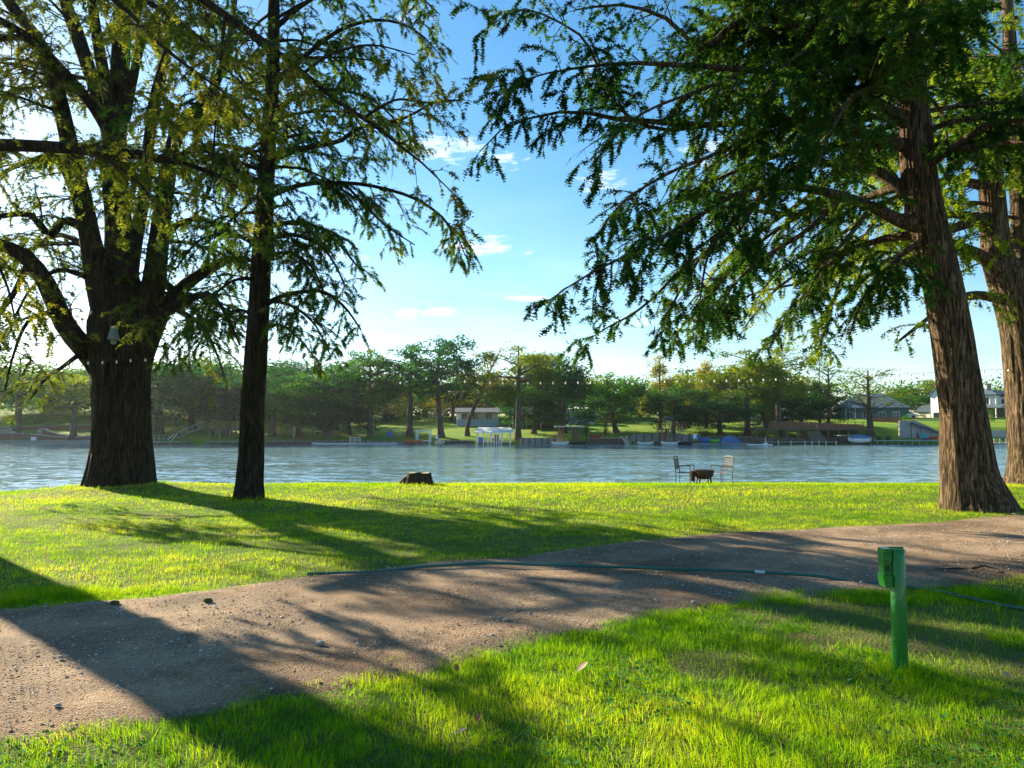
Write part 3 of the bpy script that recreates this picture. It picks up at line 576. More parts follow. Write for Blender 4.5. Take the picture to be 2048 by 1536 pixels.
# ---- tree A: the many-stemmed giant on the left
YA = 19.3
cypress('bald_cypress', 'huge flared cypress forking into many stems, with a lantern on its trunk',
  [[(236, 985, YA, 128), (240, 940, YA, 116), (242, 880, YA, 106), (241, 800, YA, 104), (240, 720, YA, 112), (243, 650, YA, 122), (245, 600, YA, 100), (240, 540, YA, 60), (237, 444, YA, 50), (228, 342, YA, 46), (235, 230, YA, 36), (243, 68, YA, 34), (248, -100, YA, 28), (245, -300, YA, 14)],
   [(228, 720, YA, 40), (214, 640, YA - .2, 52), (198, 560, YA - .5, 52), (181, 478, YA - .7, 40), (165, 400, YA - .8, 37), (150, 342, YA - .9, 35), (120, 205, YA - 1, 30), (103, 137, YA - 1, 28), (75, 79, YA - 1.1, 26), (27, 17, YA - 1.2, 22), (-60, -100, YA - 1.3, 14)],
   [(222, 300, YA, 28), (205, 222, YA + .3, 27), (154, 68, YA + .6, 28), (130, 0, YA + .8, 25), (100, -150, YA + 1, 14)],
   [(228, 270, YA, 22), (219, 212, YA - .3, 21), (202, 120, YA - .6, 24), (186, 20, YA - .9, 20), (170, -120, YA - 1, 12)],
   [(225, 280, YA, 24), (185, 212, YA - .5, 21), (126, 143, YA - 1.2, 20), (70, 85, YA - 1.8, 17), (7, 44, YA - 2.2, 14), (-80, 0, YA - 2.5, 8)],
   [(265, 760, YA, 40), (285, 670, YA - .1, 52), (307, 570, YA, 46), (318, 478, YA + .2, 38), (342, 308, YA + .5, 30), (369, 239, YA + .7, 26), (410, 205, YA + 1, 20), (450, 120, YA + 1.2, 14), (470, 0, YA + 1.4, 9)],
   [(250, 640, YA, 40), (258, 560, YA + .2, 34), (272, 470, YA + .5, 28), (290, 380, YA + .8, 22), (300, 260, YA + 1, 20), (330, 120, YA + 1.2, 16), (345, -40, YA + 1.4, 10)]],
  [[(226, 800, YA, 24), (207, 760, YA - .1, 40), (186, 718, YA - .2, 45), (137, 660, YA - .6, 40), (113, 612, YA - .8, 36), (89, 561, YA - 1, 33), (51, 513, YA - 1.3, 30), (0, 489, YA - 1.8, 25), (-90, 470, YA - 2.5, 14)],
   [(278, 760, YA, 30), (297, 690, YA, 36), (312, 655, YA, 33), (335, 608, YA + .1, 28), (369, 571, YA + .3, 24), (427, 533, YA + .6, 20), (468, 516, YA + .8, 13), (502, 520, YA + .9, 8), (540, 545, YA + 1, 4)],
   [(190, 470, YA - .5, 24), (130, 440, YA - 1, 18), (100, 470, YA - 1.3, 16), (60, 430, YA - 1.8, 13), (0, 432, YA - 2.2, 10), (-60, 440, YA - 2.6, 6)],
   [(150, 380, YA - .8, 22), (120, 320, YA - 1, 16), (100, 310, YA - 1.3, 12), (40, 330, YA - 2, 8), (-20, 360, YA - 2.4, 5)],
   [(120, 205, YA - .8, 18), (80, 110, YA - .9, 17), (45, 75, YA - 1.4, 12), (0, 80, YA - 1.8, 8), (-50, 100, YA - 2.2, 5)],
   [(305, 640, YA - .2, 24), (400, 590, YA - 1.5, 14), (440, 610, YA - 2.2, 8), (480, 690, YA - 2.8, 4)],
   [(320, 560, YA + .2, 20), (390, 620, YA + 1.2, 9), (430, 700, YA + 1.8, 5)],
   [(60, 520, YA - 1.2, 14), (20, 600, YA - 1.8, 10), (-20, 640, YA - 2.2, 6), (-50, 700, YA - 2.6, 3)],
   [(250, 240, YA, 20), (290, 60, YA - .8, 14), (330, 50, YA - 1.4, 10), (400, 90, YA - 2, 5)],
   [(330, 610, YA, 12), (390, 640, YA - .8, 8), (430, 700, YA - 1.3, 5), (450, 760, YA - 1.5, 2)], [(185, 560, YA - .5, 12), (120, 540, YA - 1.4, 9), (60, 580, YA - 2, 6), (20, 660, YA - 2.3, 3)], [(170, 700, YA - .3, 12), (130, 730, YA - 1, 8), (90, 760, YA - 1.6, 5), (60, 800, YA - 2, 2)],
   [(185, 500, YA - .6, 14), (120, 470, YA + .6, 10), (60, 500, YA + 1.4, 7), (0, 560, YA + 2, 4)], [(318, 470, YA + .2, 16), (380, 440, YA + .9, 10), (430, 450, YA + 1.4, 7), (480, 520, YA + 1.8, 3)],
   [(120, 620, YA - .8, 14), (60, 640, YA - 1.8, 8), (30, 700, YA - 2.4, 5), (10, 780, YA - 2.6, 3)]],
  [(0, .68, .95, 6, 0, 360, (0, 35), lambda t: 5.0 - 2.8 * t, 40), (1, .25, .95, 8, 200, 330, (0, 30), lambda t: 3.9 - 1.5 * t, 40), (5, .1, .9, 9, 0, 150, (0, 30), lambda t: 3.8 - 1.4 * t, 45), (2, .3, .9, 3, 180, 360, (10, 40), lambda t: 3, 40), (4, .3, .9, 4, 180, 360, (0, 30), lambda t: 2.8, 50)],
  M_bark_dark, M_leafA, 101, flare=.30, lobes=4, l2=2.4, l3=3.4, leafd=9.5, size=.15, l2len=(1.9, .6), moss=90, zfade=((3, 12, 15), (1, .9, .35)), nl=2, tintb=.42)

# ---- tree B: the slim straight cypress
YB = 16.4
cypress('bald_cypress', 'slim straight dark cypress rising from the lawn right of the giant',
  [[(497, 1000, YB, 60), (500, 962, YB, 50), (503, 900, YB, 47), (506, 800, YB, 45), (513, 700, YB, 43), (519, 600, YB, 40), (524, 500, YB, 37), (528, 450, YB, 36), (533, 350, YB, 32), (538, 250, YB, 30), (545, 150, YB, 26), (548, 0, YB, 22), (550, -200, YB, 14), (552, -420, YB, 6)]],
  [[(535, 607, YB - .1, 12), (565, 592, YB - .2, 9), (610, 583, YB - .3, 8), (650, 585, YB - .4, 7), (690, 615, YB - .5, 5), (722, 660, YB - .6, 3)],
   [(537, 392, YB, 14), (565, 381, YB, 11), (610, 368, YB, 9), (680, 365, YB, 8), (750, 373, YB + .1, 7), (825, 395, YB + .2, 6), (880, 430, YB + .2, 5), (915, 475, YB + .2, 3), (930, 510, YB + .2, 2)],
   [(538, 327, YB, 16), (570, 308, YB - .2, 12), (620, 294, YB - .4, 11), (680, 282, YB - .6, 9), (720, 255, YB - .8, 8), (800, 240, YB - 1, 6), (870, 205, YB - 1.2, 4), (925, 200, YB - 1.4, 2)],
   [(690, 368, YB, 6), (720, 400, YB + .1, 5), (770, 450, YB + .1, 4), (830, 490, YB + .1, 2)],
   [(527, 455, YB, 12), (600, 445, YB + .3, 8), (660, 470, YB + .4, 6), (720, 540, YB + .5, 3)],
   [(532, 370, YB, 12), (480, 345, YB - .2, 9), (430, 310, YB - .4, 7), (380, 330, YB - .6, 4)],
   [(526, 500, YB, 12), (470, 470, YB + .2, 8), (400, 480, YB + .4, 5), (350, 540, YB + .6, 3)],
   [(534, 330, YB, 14), (490, 300, YB + .3, 9), (420, 290, YB + .8, 6), (350, 320, YB + 1, 3)],
   [(544, 170, YB, 14), (600, 120, YB - .2, 10), (680, 60, YB - .4, 8), (760, 40, YB - .6, 6), (830, 60, YB - .8, 4), (880, 110, YB - 1, 2)],
   [(546, 60, YB, 12), (620, 0, YB + .3, 9), (720, -40, YB + .5, 6), (820, -20, YB + .6, 4), (880, 30, YB + .6, 2)],
   [(541, 230, YB, 13), (600, 190, YB + .6, 9), (680, 180, YB + 1, 7), (760, 210, YB + 1.3, 5), (830, 290, YB + 1.5, 2)],
   [(524, 520, YB, 10), (570, 505, YB - .8, 7), (620, 530, YB - 1.3, 5), (650, 590, YB - 1.6, 3)],
   [(526, 480, YB, 12), (590, 470, YB - .6, 8), (650, 500, YB - 1, 5), (690, 570, YB - 1.2, 3)], [(516, 660, YB, 8), (560, 650, YB + .6, 6), (600, 680, YB + .9, 4), (640, 730, YB + 1, 2)], [(516, 640, YB, 8), (480, 620, YB + .6, 6), (430, 640, YB + 1, 4), (390, 700, YB + 1.2, 2)],
   [(519, 600, YB, 9), (580, 610, YB - .6, 6), (630, 650, YB - .9, 4), (660, 710, YB - 1, 2)],
   [(520, 560, YB, 9), (470, 560, YB - .6, 6), (420, 600, YB - 1, 4), (390, 660, YB - 1.2, 2)]],
  [(0, .33, .50, 8, 0, 360, (5, 25), lambda t: 2.6, 65), (0, .42, .85, 24, 0, 360, (5, 35), lambda t: 4.2 - 2.2 * t, 55), (0, .85, .98, 5, 0, 360, (10, 40), lambda t: 1.8, 45)],
  M_bark_dark, M_leafB, 202, flare=.16, l2=3.2, l3=4.2, leafd=11, size=.13, l2len=(1.25, .6), moss=80, shoots=((0, .3, .75, 8),), zfade=((3, 11, 14), (1, .9, .35)), nl=3, tintb=.42)

# ---- tree C: the leaning cypress on the right
YC = 14.0
cypress('bald_cypress', 'leaning cypress beside the drive, its left side sunlit, holding the broadest crown',
  [[(1957, 1030, YC, 142), (1950, 1000, YC, 122), (1938, 948, YC, 100), (1932, 886, YC, 90), (1926, 820, YC, 82), (1914, 740, YC, 78), (1900, 650, YC, 75), (1885, 570, YC, 73), (1866, 490, YC, 72), (1853, 440, YC, 72), (1842, 380, YC, 68), (1834, 316, YC, 64), (1828, 237, YC, 60), (1822, 160, YC, 54), (1818, 63, YC, 42), (1812, -80, YC, 34), (1800, -300, YC, 18), (1795, -480, YC, 8)],
   [(1828, 220, YC, 44), (1800, 150, YC - .3, 40), (1764, 95, YC - .4, 36), (1742, 25, YC - .5, 32), (1700, -90, YC - .6, 24), (1650, -250, YC - .8, 12)]],
  [[(1850, 452, YC, 44), (1818, 449, YC - .1, 30), (1780, 430, YC - .2, 24), (1742, 414, YC - .4, 22), (1685, 392, YC - .7, 20), (1620, 378, YC - 1, 16), (1560, 372, YC - 1.3, 13), (1480, 385, YC - 1.6, 10), (1400, 430, YC - 1.8, 8), (1300, 488, YC - 2, 6), (1200, 536, YC - 2.2, 5), (1130, 578, YC - 2.3, 3), (1075, 618, YC - 2.4, 2)],
   [(1846, 420, YC, 36), (1821, 389, YC, 28), (1764, 348, YC + .2, 22), (1700, 326, YC + .5, 18), (1620, 330, YC + .8, 14), (1540, 360, YC + 1, 11), (1475, 465, YC + 1.2, 9), (1402, 511, YC + 1.3, 8), (1343, 558, YC + 1.4, 6), (1285, 617, YC + 1.4, 5), (1240, 640, YC + 1.4, 4), (1173, 681, YC + 1.4, 2)],
   [(1830, 260, YC, 30), (1740, 200, YC - .3, 20), (1640, 160, YC - .6, 16), (1500, 140, YC - .9, 13), (1340, 129, YC - 1.2, 10), (1250, 126, YC - 1.4, 8), (1193, 132, YC - 1.5, 6), (1120, 140, YC - 1.6, 4), (1050, 160, YC - 1.6, 3), (965, 180, YC - 1.6, 2)],
   [(1832, 300, YC, 30), (1700, 260, YC, 20), (1560, 240, YC, 16), (1420, 250, YC - .1, 13), (1266, 240, YC - .2, 10), (1208, 235, YC - .3, 9), (1150, 220, YC - .3, 7), (1088, 232, YC - .3, 5), (1017, 249, YC - .3, 4), (958, 305, YC - .3, 2)],
   [(1420, 250, YC - .1, 9), (1330, 260, YC, 8), (1258, 235, YC, 7), (1215, 180, YC, 7), (1193, 126, YC, 6), (1173, 85, YC, 6), (1149, 62, YC, 5), (1090, 30, YC, 4), (1046, 18, YC, 3), (988, 44, YC, 2), (950, 80, YC, 1.5)],
   [(1764, 95, YC - .4, 24), (1620, 60, YC - .5, 18), (1500, 30, YC - .6, 14), (1400, 100, YC - .7, 11), (1346, 44, YC - .8, 9), (1250, 10, YC - .8, 6), (1150, 20, YC - .8, 3)],
   [(1742, 25, YC - .4, 20), (1640, -40, YC, 16), (1500, -80, YC, 12), (1330, -90, YC, 9), (1180, -60, YC, 6), (1060, -20, YC, 3)],
   [(1560, 372, YC - 1.3, 10), (1480, 430, YC - 1.8, 8), (1420, 500, YC - 2.2, 6), (1400, 600, YC - 2.5, 3)],
   [(1685, 392, YC - .7, 12), (1640, 438, YC - .9, 11), (1592, 476, YC - 1, 9), (1520, 520, YC - 1.2, 7), (1460, 580, YC - 1.3, 5), (1430, 650, YC - 1.4, 2)],
   [(1742, 414, YC - .4, 12), (1700, 470, YC - .6, 9), (1640, 540, YC - .9, 6), (1600, 620, YC - 1.1, 3)],
   [(1840, 470, YC, 22), (1760, 480, YC + .8, 14), (1670, 520, YC + 1.4, 9), (1590, 600, YC + 1.8, 5), (1550, 680, YC + 2, 2)], [(1846, 480, YC, 18), (1790, 520, YC - .5, 10), (1730, 590, YC - .8, 6), (1700, 670, YC - 1, 3)],
   [(1600, 430, YC + 2, 8), (1500, 500, YC + 2.2, 6), (1420, 590, YC + 2.3, 4), (1360, 660, YC + 2.3, 2)], [(1402, 511, YC + 1.3, 7), (1350, 600, YC + 1, 5), (1320, 680, YC + .9, 2)], [(1500, 140, YC - .9, 9), (1400, 180, YC - 1.4, 7), (1280, 230, YC - 1.8, 5), (1180, 320, YC - 2, 2)],
   [(1560, 240, YC, 10), (1450, 300, YC - .6, 8), (1330, 350, YC - 1, 6), (1230, 420, YC - 1.3, 4), (1180, 500, YC - 1.4, 2)],
   [(1830, 360, YC, 24), (1720, 400, YC + 1.2, 14), (1600, 430, YC + 2, 10), (1480, 420, YC + 2.6, 7), (1340, 440, YC + 3, 5), (1230, 500, YC + 3.2, 2)],
   [(1836, 340, YC, 24), (1900, 300, YC - .6, 16), (1980, 250, YC - 1.1, 12), (2060, 240, YC - 1.4, 8)]],
  [(0, .46, .70, 14, 0, 360, (-5, 20), lambda t: 4.2, 40), (0, .46, .66, 9, 200, 330, (-5, 20), lambda t: 5.6, 45), (0, .70, .97, 12, 0, 360, (5, 40), lambda t: 6.0 - 3.6 * t, 45), (1, .3, .95, 8, 180, 360, (0, 35), lambda t: 3.8, 45)],
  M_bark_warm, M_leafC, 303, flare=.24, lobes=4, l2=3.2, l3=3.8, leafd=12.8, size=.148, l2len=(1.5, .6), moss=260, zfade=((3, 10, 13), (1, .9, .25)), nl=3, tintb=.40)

# ---- tree D: behind it at the frame's edge
YD = 21.0
cypress('bald_cypress', 'tall brown cypress behind the leaning one, near the bank edge',
  [[(2082, 975, YD, 128), (2078, 945, YD, 108), (2070, 900, YD, 92), (2062, 820, YD, 84), (2055, 740, YD, 80), (2045, 660, YD, 78), (2028, 600, YD, 74), (2008, 550, YD, 66), (1992, 500, YD, 54), (1985, 400, YD, 46), (1975, 300, YD, 42), (1950, 220, YD, 38), (1915, 170, YD, 34), (1890, 90, YD, 28), (1870, 0, YD, 22), (1850, -150, YD, 10)],
   [(2030, 600, YD, 50), (2045, 500, YD + .3, 44), (2040, 380, YD + .4, 38), (2030, 250, YD + .5, 32), (2020, 100, YD + .5, 26), (2010, -80, YD + .5, 14)]],
  [[(2010, 560, YD, 46), (1985, 530, YD - .3, 30), (1950, 505, YD - .5, 22), (1900, 490, YD - .8, 16), (1850, 500, YD - 1, 12), (1790, 540, YD - 1.2, 8), (1740, 600, YD - 1.4, 4)],
   [(1990, 470, YD, 26), (1930, 430, YD + .4, 18), (1850, 440, YD + .8, 13), (1740, 500, YD + 1.2, 9), (1640, 560, YD + 1.6, 6), (1560, 640, YD + 2, 3)],
   [(1985, 380, YD, 24), (1900, 360, YD + .3, 16), (1780, 400, YD + .6, 11), (1680, 470, YD + .9, 8), (1560, 540, YD + 1.2, 5), (1500, 620, YD + 1.4, 3)],
   [(1780, 400, YD + .6, 9), (1700, 520, YD + .4, 7), (1660, 620, YD + .3, 5), (1640, 700, YD + .3, 2)], [(1640, 560, YD + 1.6, 6), (1500, 590, YD + 1.8, 4), (1400, 650, YD + 1.9, 2)], [(1985, 430, YD, 24), (1860, 470, YD - .6, 15), (1760, 480, YD - 1, 10), (1640, 520, YD - 1.3, 7), (1540, 590, YD - 1.5, 4), (1480, 670, YD - 1.6, 2)],
   [(1980, 320, YD, 24), (1840, 300, YD, 16), (1700, 340, YD, 11), (1580, 420, YD, 8), (1450, 520, YD, 5), (1380, 620, YD, 2)],
   [(2010, 600, YD, 24), (1940, 590, YD - .5, 15), (1880, 620, YD - 1, 10), (1800, 680, YD - 1.4, 5)]],
  [(0, .48, .80, 17, 180, 350, (0, 25), lambda t: 5.2, 65), (0, .5, .97, 10, 0, 360, (0, 35), lambda t: 4.0, 50), (1, .2, .9, 7, 90, 360, (0, 30), lambda t: 4.0, 60)],
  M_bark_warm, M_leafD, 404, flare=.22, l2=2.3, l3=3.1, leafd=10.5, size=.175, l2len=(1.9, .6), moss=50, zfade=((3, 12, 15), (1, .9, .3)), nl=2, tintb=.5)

# ---- tree E: stands left of the view; its boughs hang into it and its trunk shades the drive
YE = 12.2
cypress('bald_cypress', 'cypress at the left edge, only its long level boughs and golden sprays in view',
  [[(-235, 1060, YE, 150), (-235, 1020, YE, 128), (-232, 900, YE, 112), (-228, 700, YE, 104), (-225, 500, YE, 96), (-222, 330, YE, 86), (-220, 150, YE, 72), (-215, -50, YE, 56), (-210, -300, YE, 36), (-205, -500, YE, 14)]],
  [[(-225, 300, YE, 40), (-120, 290, YE, 32), (0, 290, YE + .1, 26), (80, 293, YE + .2, 25), (160, 298, YE + .3, 24), (230, 305, YE + .4, 22), (300, 314, YE + .5, 18), (360, 325, YE + .6, 13), (420, 345, YE + .7, 9), (480, 375, YE + .8, 5), (530, 420, YE + .9, 2)],
   [(-220, -60, YE, 36), (0, -110, YE - .5, 28), (180, -90, YE - 1, 22), (340, -40, YE - 1.4, 18), (450, 30, YE - 1.6, 15), (536, 89, YE - 1.8, 13), (607, 147, YE - 1.9, 12), (659, 191, YE - 2, 10), (727, 236, YE - 2.1, 8), (813, 300, YE - 2.2, 5), (881, 359, YE - 2.3, 3), (920, 400, YE - 2.3, 1.5)],
   [(-218, -60, YE, 30), (-60, -120, YE - 1, 20), (100, -80, YE - 2, 15), (230, 0, YE - 2.6, 11), (330, 100, YE - 3, 8), (430, 170, YE - 3.2, 5), (500, 240, YE - 3.3, 2)],
   [(-218, -40, YE, 30), (-60, -140, YE, 20), (120, -110, YE, 15), (260, -20, YE, 11), (380, 60, YE, 8), (480, 150, YE, 5), (540, 240, YE, 2)],
   [(-225, 420, YE, 26), (-120, 430, YE - .6, 16), (-40, 480, YE - 1, 10), (10, 560, YE - 1.3, 5), (30, 640, YE - 1.5, 3)],
   [(160, 298, YE + .3, 10), (230, 330, YE - .2, 7), (290, 380, YE - .5, 5), (330, 450, YE - .7, 3)],
   [(330, 100, YE - 3, 6), (300, 200, YE - 3.1, 5), (290, 300, YE - 3.2, 3), (300, 380, YE - 3.2, 2)], [(450, 30, YE - 1.6, 8), (440, 140, YE - 1.8, 6), (430, 260, YE - 1.9, 4), (420, 380, YE - 2, 2)], [(607, 147, YE - 1.9, 7), (660, 110, YE - 1.8, 6), (740, 90, YE - 1.7, 4), (830, 110, YE - 1.7, 2)],
   [(727, 236, YE - 2.1, 6), (790, 200, YE - 2.3, 5), (850, 205, YE - 2.4, 4), (930, 200, YE - 2.5, 2)]],
  [(0, .45, .97, 9, 140, 380, (5, 30), lambda t: 4.0 - 1.5 * t, 50)],
  M_bark_dark, M_leafE, 505, flare=.25, l2=3.4, l3=4.0, leafd=10, size=.13, l2len=(1.3, .6), moss=60, zfade=((3, 9, 12), (1, .9, .3)), nl=3, tintb=.5)
# ------------------------------------------------------------------ far bank: ground, trees
xs = np.linspace(-330, 360, 139); ys = np.concatenate([[FARY - 6, FARY - 2, FARY, FARY + .4, FARY + 1, FARY + 2], np.linspace(FARY + 4, FARY + 60, 40), np.linspace(FARY + 66, 700, 26)])
V, F = grid(xs, ys, HF)
M_far_lawn = mat('far_lawn', (.05, .18, .006), .95, .1, noise=(.25, (.22, .26, .03), 6), bump=(3, .5))
tag(mesh('far_bank', V, F, M_far_lawn, smooth=True), kind='structure')
def FX(u, Y): return (u - 1024) / FPX * Y
def FZ(v, Y): return float(at(1024, v, Y)[2])

M_fbark = mat('far_bark', (.045, .032, .024), .95, .1, noise=(1.5, (.11, .085, .065), 4))
M_fbark_pale = mat('pale_far_bark', (.16, .12, .09), .95, .1, noise=(1.5, (.09, .07, .05), 4))
LF = {'dark': [(.004, .040, .014), (.009, .075, .022), (.03, .13, .022)], 'green': [(.010, .07, .008), (.03, .14, .012), (.09, .21, .012)],
      'olive': [(.045, .10, .005), (.12, .19, .008), (.24, .28, .010)], 'gold': [(.10, .12, .012), (.20, .20, .02), (.30, .24, .03)],
      'rust': [(.07, .08, .02), (.16, .13, .025), (.26, .16, .04)]}
M_far = {k: mat('far_leaf_' + k, c[0], .8, .05, tint=c[1:], trans=.5, objvar=.18) for k, c in LF.items()}

def far_crown(rng, cl, per, sx, sz, leaf):
    """cl: cluster centres (n,3) with radii; many leaf-sized faces spread through each"""
    n = len(cl) * per; c = np.repeat(cl, per, 0); d = rng.normal(0, 1, (n, 3)); d = unit(d) * (rng.random((n, 1)) ** .45)
    ra = np.repeat(rng.uniform(.7, 1.3, len(cl)), per)[:, None]
    P = c + d * np.array([sx, sx, sz]) * ra; a = unit(rng.normal(0, 1, (n, 3))); b = unit(np.cross(a, rng.normal(0, 1, (n, 3)))); s = leaf * rng.uniform(.5, 1.4, n)[:, None]
    V = np.stack([P - a * s, P + b * s * .45, P + a * s, P - b * s * .45], 1)
    t = np.clip(.35 + .12 * (P[:, 2] - cl[:, 2].mean()) / 3 + np.repeat(rng.normal(0, .22, len(cl)), per) + rng.normal(0, .12, n), 0, 1)
    return V.reshape(-1, 3), (np.arange(n) * 4)[:, None] + np.arange(4)[None], np.repeat(t, 4)

def far_template(kind, seed):
    """a 16 m tree of half width 6 m: returns meshes data for trunk, crown"""
    rng = np.random.default_rng(seed); Ht = 16.0
    K = 10; z = np.linspace(-.4, Ht * .93, K); bend = rng.normal(0, .25, 2)
    P = np.stack([bend[0] * np.sin(z / Ht * 3), bend[1] * np.sin(z / Ht * 2.4), z], 1); r = np.interp(z, [0, 1, Ht * .5, Ht], [.62, .42, .27, .05])
    if kind == 'lean': P[:, 0] += (np.clip(z - 2, 0, 99) * .42)
    LPs, LRs = [], []
    if kind == 'umbrella': spec = [(rng.uniform(.42, .92), rng.uniform(0, 360)) for _ in range(26)]; L = lambda t: 6.4 * (1.0 - .55 * abs(t - .72) / .3 * .9); el = (8, 38); bend_ = 25
    elif kind == 'round': spec = [(rng.uniform(.16, .90), rng.uniform(0, 360)) for _ in range(34)]; L = lambda t: 6.2 * math.sqrt(max(.12, 1 - ((t - .45) / .52) ** 2)); el = (5, 45); bend_ = 20
    elif kind == 'cone': spec = [(rng.uniform(.15, .95), rng.uniform(0, 360)) for _ in range(36)]; L = lambda t: 5.6 * (1.03 - t) + .5; el = (0, 35); bend_ = 10
    elif kind == 'sparse': spec = [(rng.uniform(.34, .93), rng.uniform(0, 360)) for _ in range(30)]; L = lambda t: 6.5 * (1.1 - .65 * t); el = (12, 50); bend_ = 15
    elif kind == 'lean': spec = [(rng.uniform(.42, .93), rng.uniform(0, 360)) for _ in range(20)]; L = lambda t: 5.2; el = (15, 60); bend_ = 25
    for t, az in spec:
        f = t * (K - 1); a = min(int(f), K - 2); b = P[a] * (1 - (f - a)) + P[a + 1] * (f - a); ln = L(t) * rng.uniform(.75, 1.1)
        q, rr = proc_limb(rng, b, R(az), R(rng.uniform(*el)), ln, R(bend_), .05 + .018 * ln, K=8, wob=.10); LPs.append(q); LRs.append(rr)
    LP = np.array(LPs); LR = np.array(LRs); P2, R2 = spawn(LP, LR, rng, 1.0, .25, 1, lambda t, n: rng.uniform(.8, 2.0, n), 4, (30, 70), .5, .25)
    V0, F0 = tubes(P[None], r[None], 9); V1, F1 = tubes(LP, LR, 4); V2, F2 = tubes(P2, np.maximum(R2, .02), 3)
    TV = np.vstack([V0, V1, V2]); TF = np.vstack([F0, F1 + len(V0), F2 + len(V0) + len(V1)])
    per, sx, sz, leaf, keep = {'umbrella': (42, 1.25, .75, .22, .95), 'round': (46, 1.45, 1.15, .25, 1), 'cone': (40, 1.0, .85, .22, 1), 'sparse': (16, .75, .5, .15, .9), 'lean': (20, .9, .7, .17, .85)}[kind]
    top = P[7:] + np.array([0, 0, .3]); cl = np.vstack([top, top + [.7, .3, -.2], top - [.6, -.4, .3], P2[:, -1], LP[:, -1], LP[:, 5]]); cl = cl[rng.random(len(cl)) < keep]; cl = cl[:330]
    CV, CF, CT = far_crown(rng, cl, per, sx, sz, leaf)
    return (TV, TF), (CV, CF, CT)

TPL = {}
def tpl(kind, seed, leaf, pale):
    key = (kind, seed, leaf, pale)
    if key not in TPL:
        g = (kind, seed)
        if g not in TPL: TPL[g] = far_template(kind, seed)
        (TV, TF), (CV, CF, CT) = TPL[g]
        if (g, 'm') not in TPL:
            a = mesh('trunk', TV, TF, M_fbark, smooth=True); b = mesh('crown', CV, CF, M_far['green'], tint=CT); TPL[(g, 'm')] = (a.data, b.data); bpy.data.objects.remove(a); bpy.data.objects.remove(b)
        TPL[key] = TPL[(g, 'm')]
    return TPL[key]
def far_tree(name, label, u, base, top, half, Y, kind, leaf, seed=0, pale=False, rz=0, group='trees along the far bank', rot=0):
    x = FX(u, Y); z = float(HF(x, Y)); zt = FZ(top, Y); h = max(2.5, zt - z) * 1.05; wd = half / FPX * Y * 1.12
    a, b = tpl(kind, seed, leaf, pale); t = thing(name, label, 'tree', (x, Y, z), R(rz), group)
    t.scale = (wd / 6.2, wd / 6.2, h / 16.0)
    if rot: t.rotation_euler = (0, R(rot), R(rz))
    for nm, me in (('trunk', a), ('crown', b)):
        o = bpy.data.objects.new(nm, me); C.objects.link(o); o.parent = t
        o.material_slots[0].link = 'OBJECT'; o.material_slots[0].material = (M_far[leaf] if nm == 'crown' else (M_fbark_pale if pale else M_fbark))
        if nm == 'crown': o['kind'] = 'stuff'
    return t
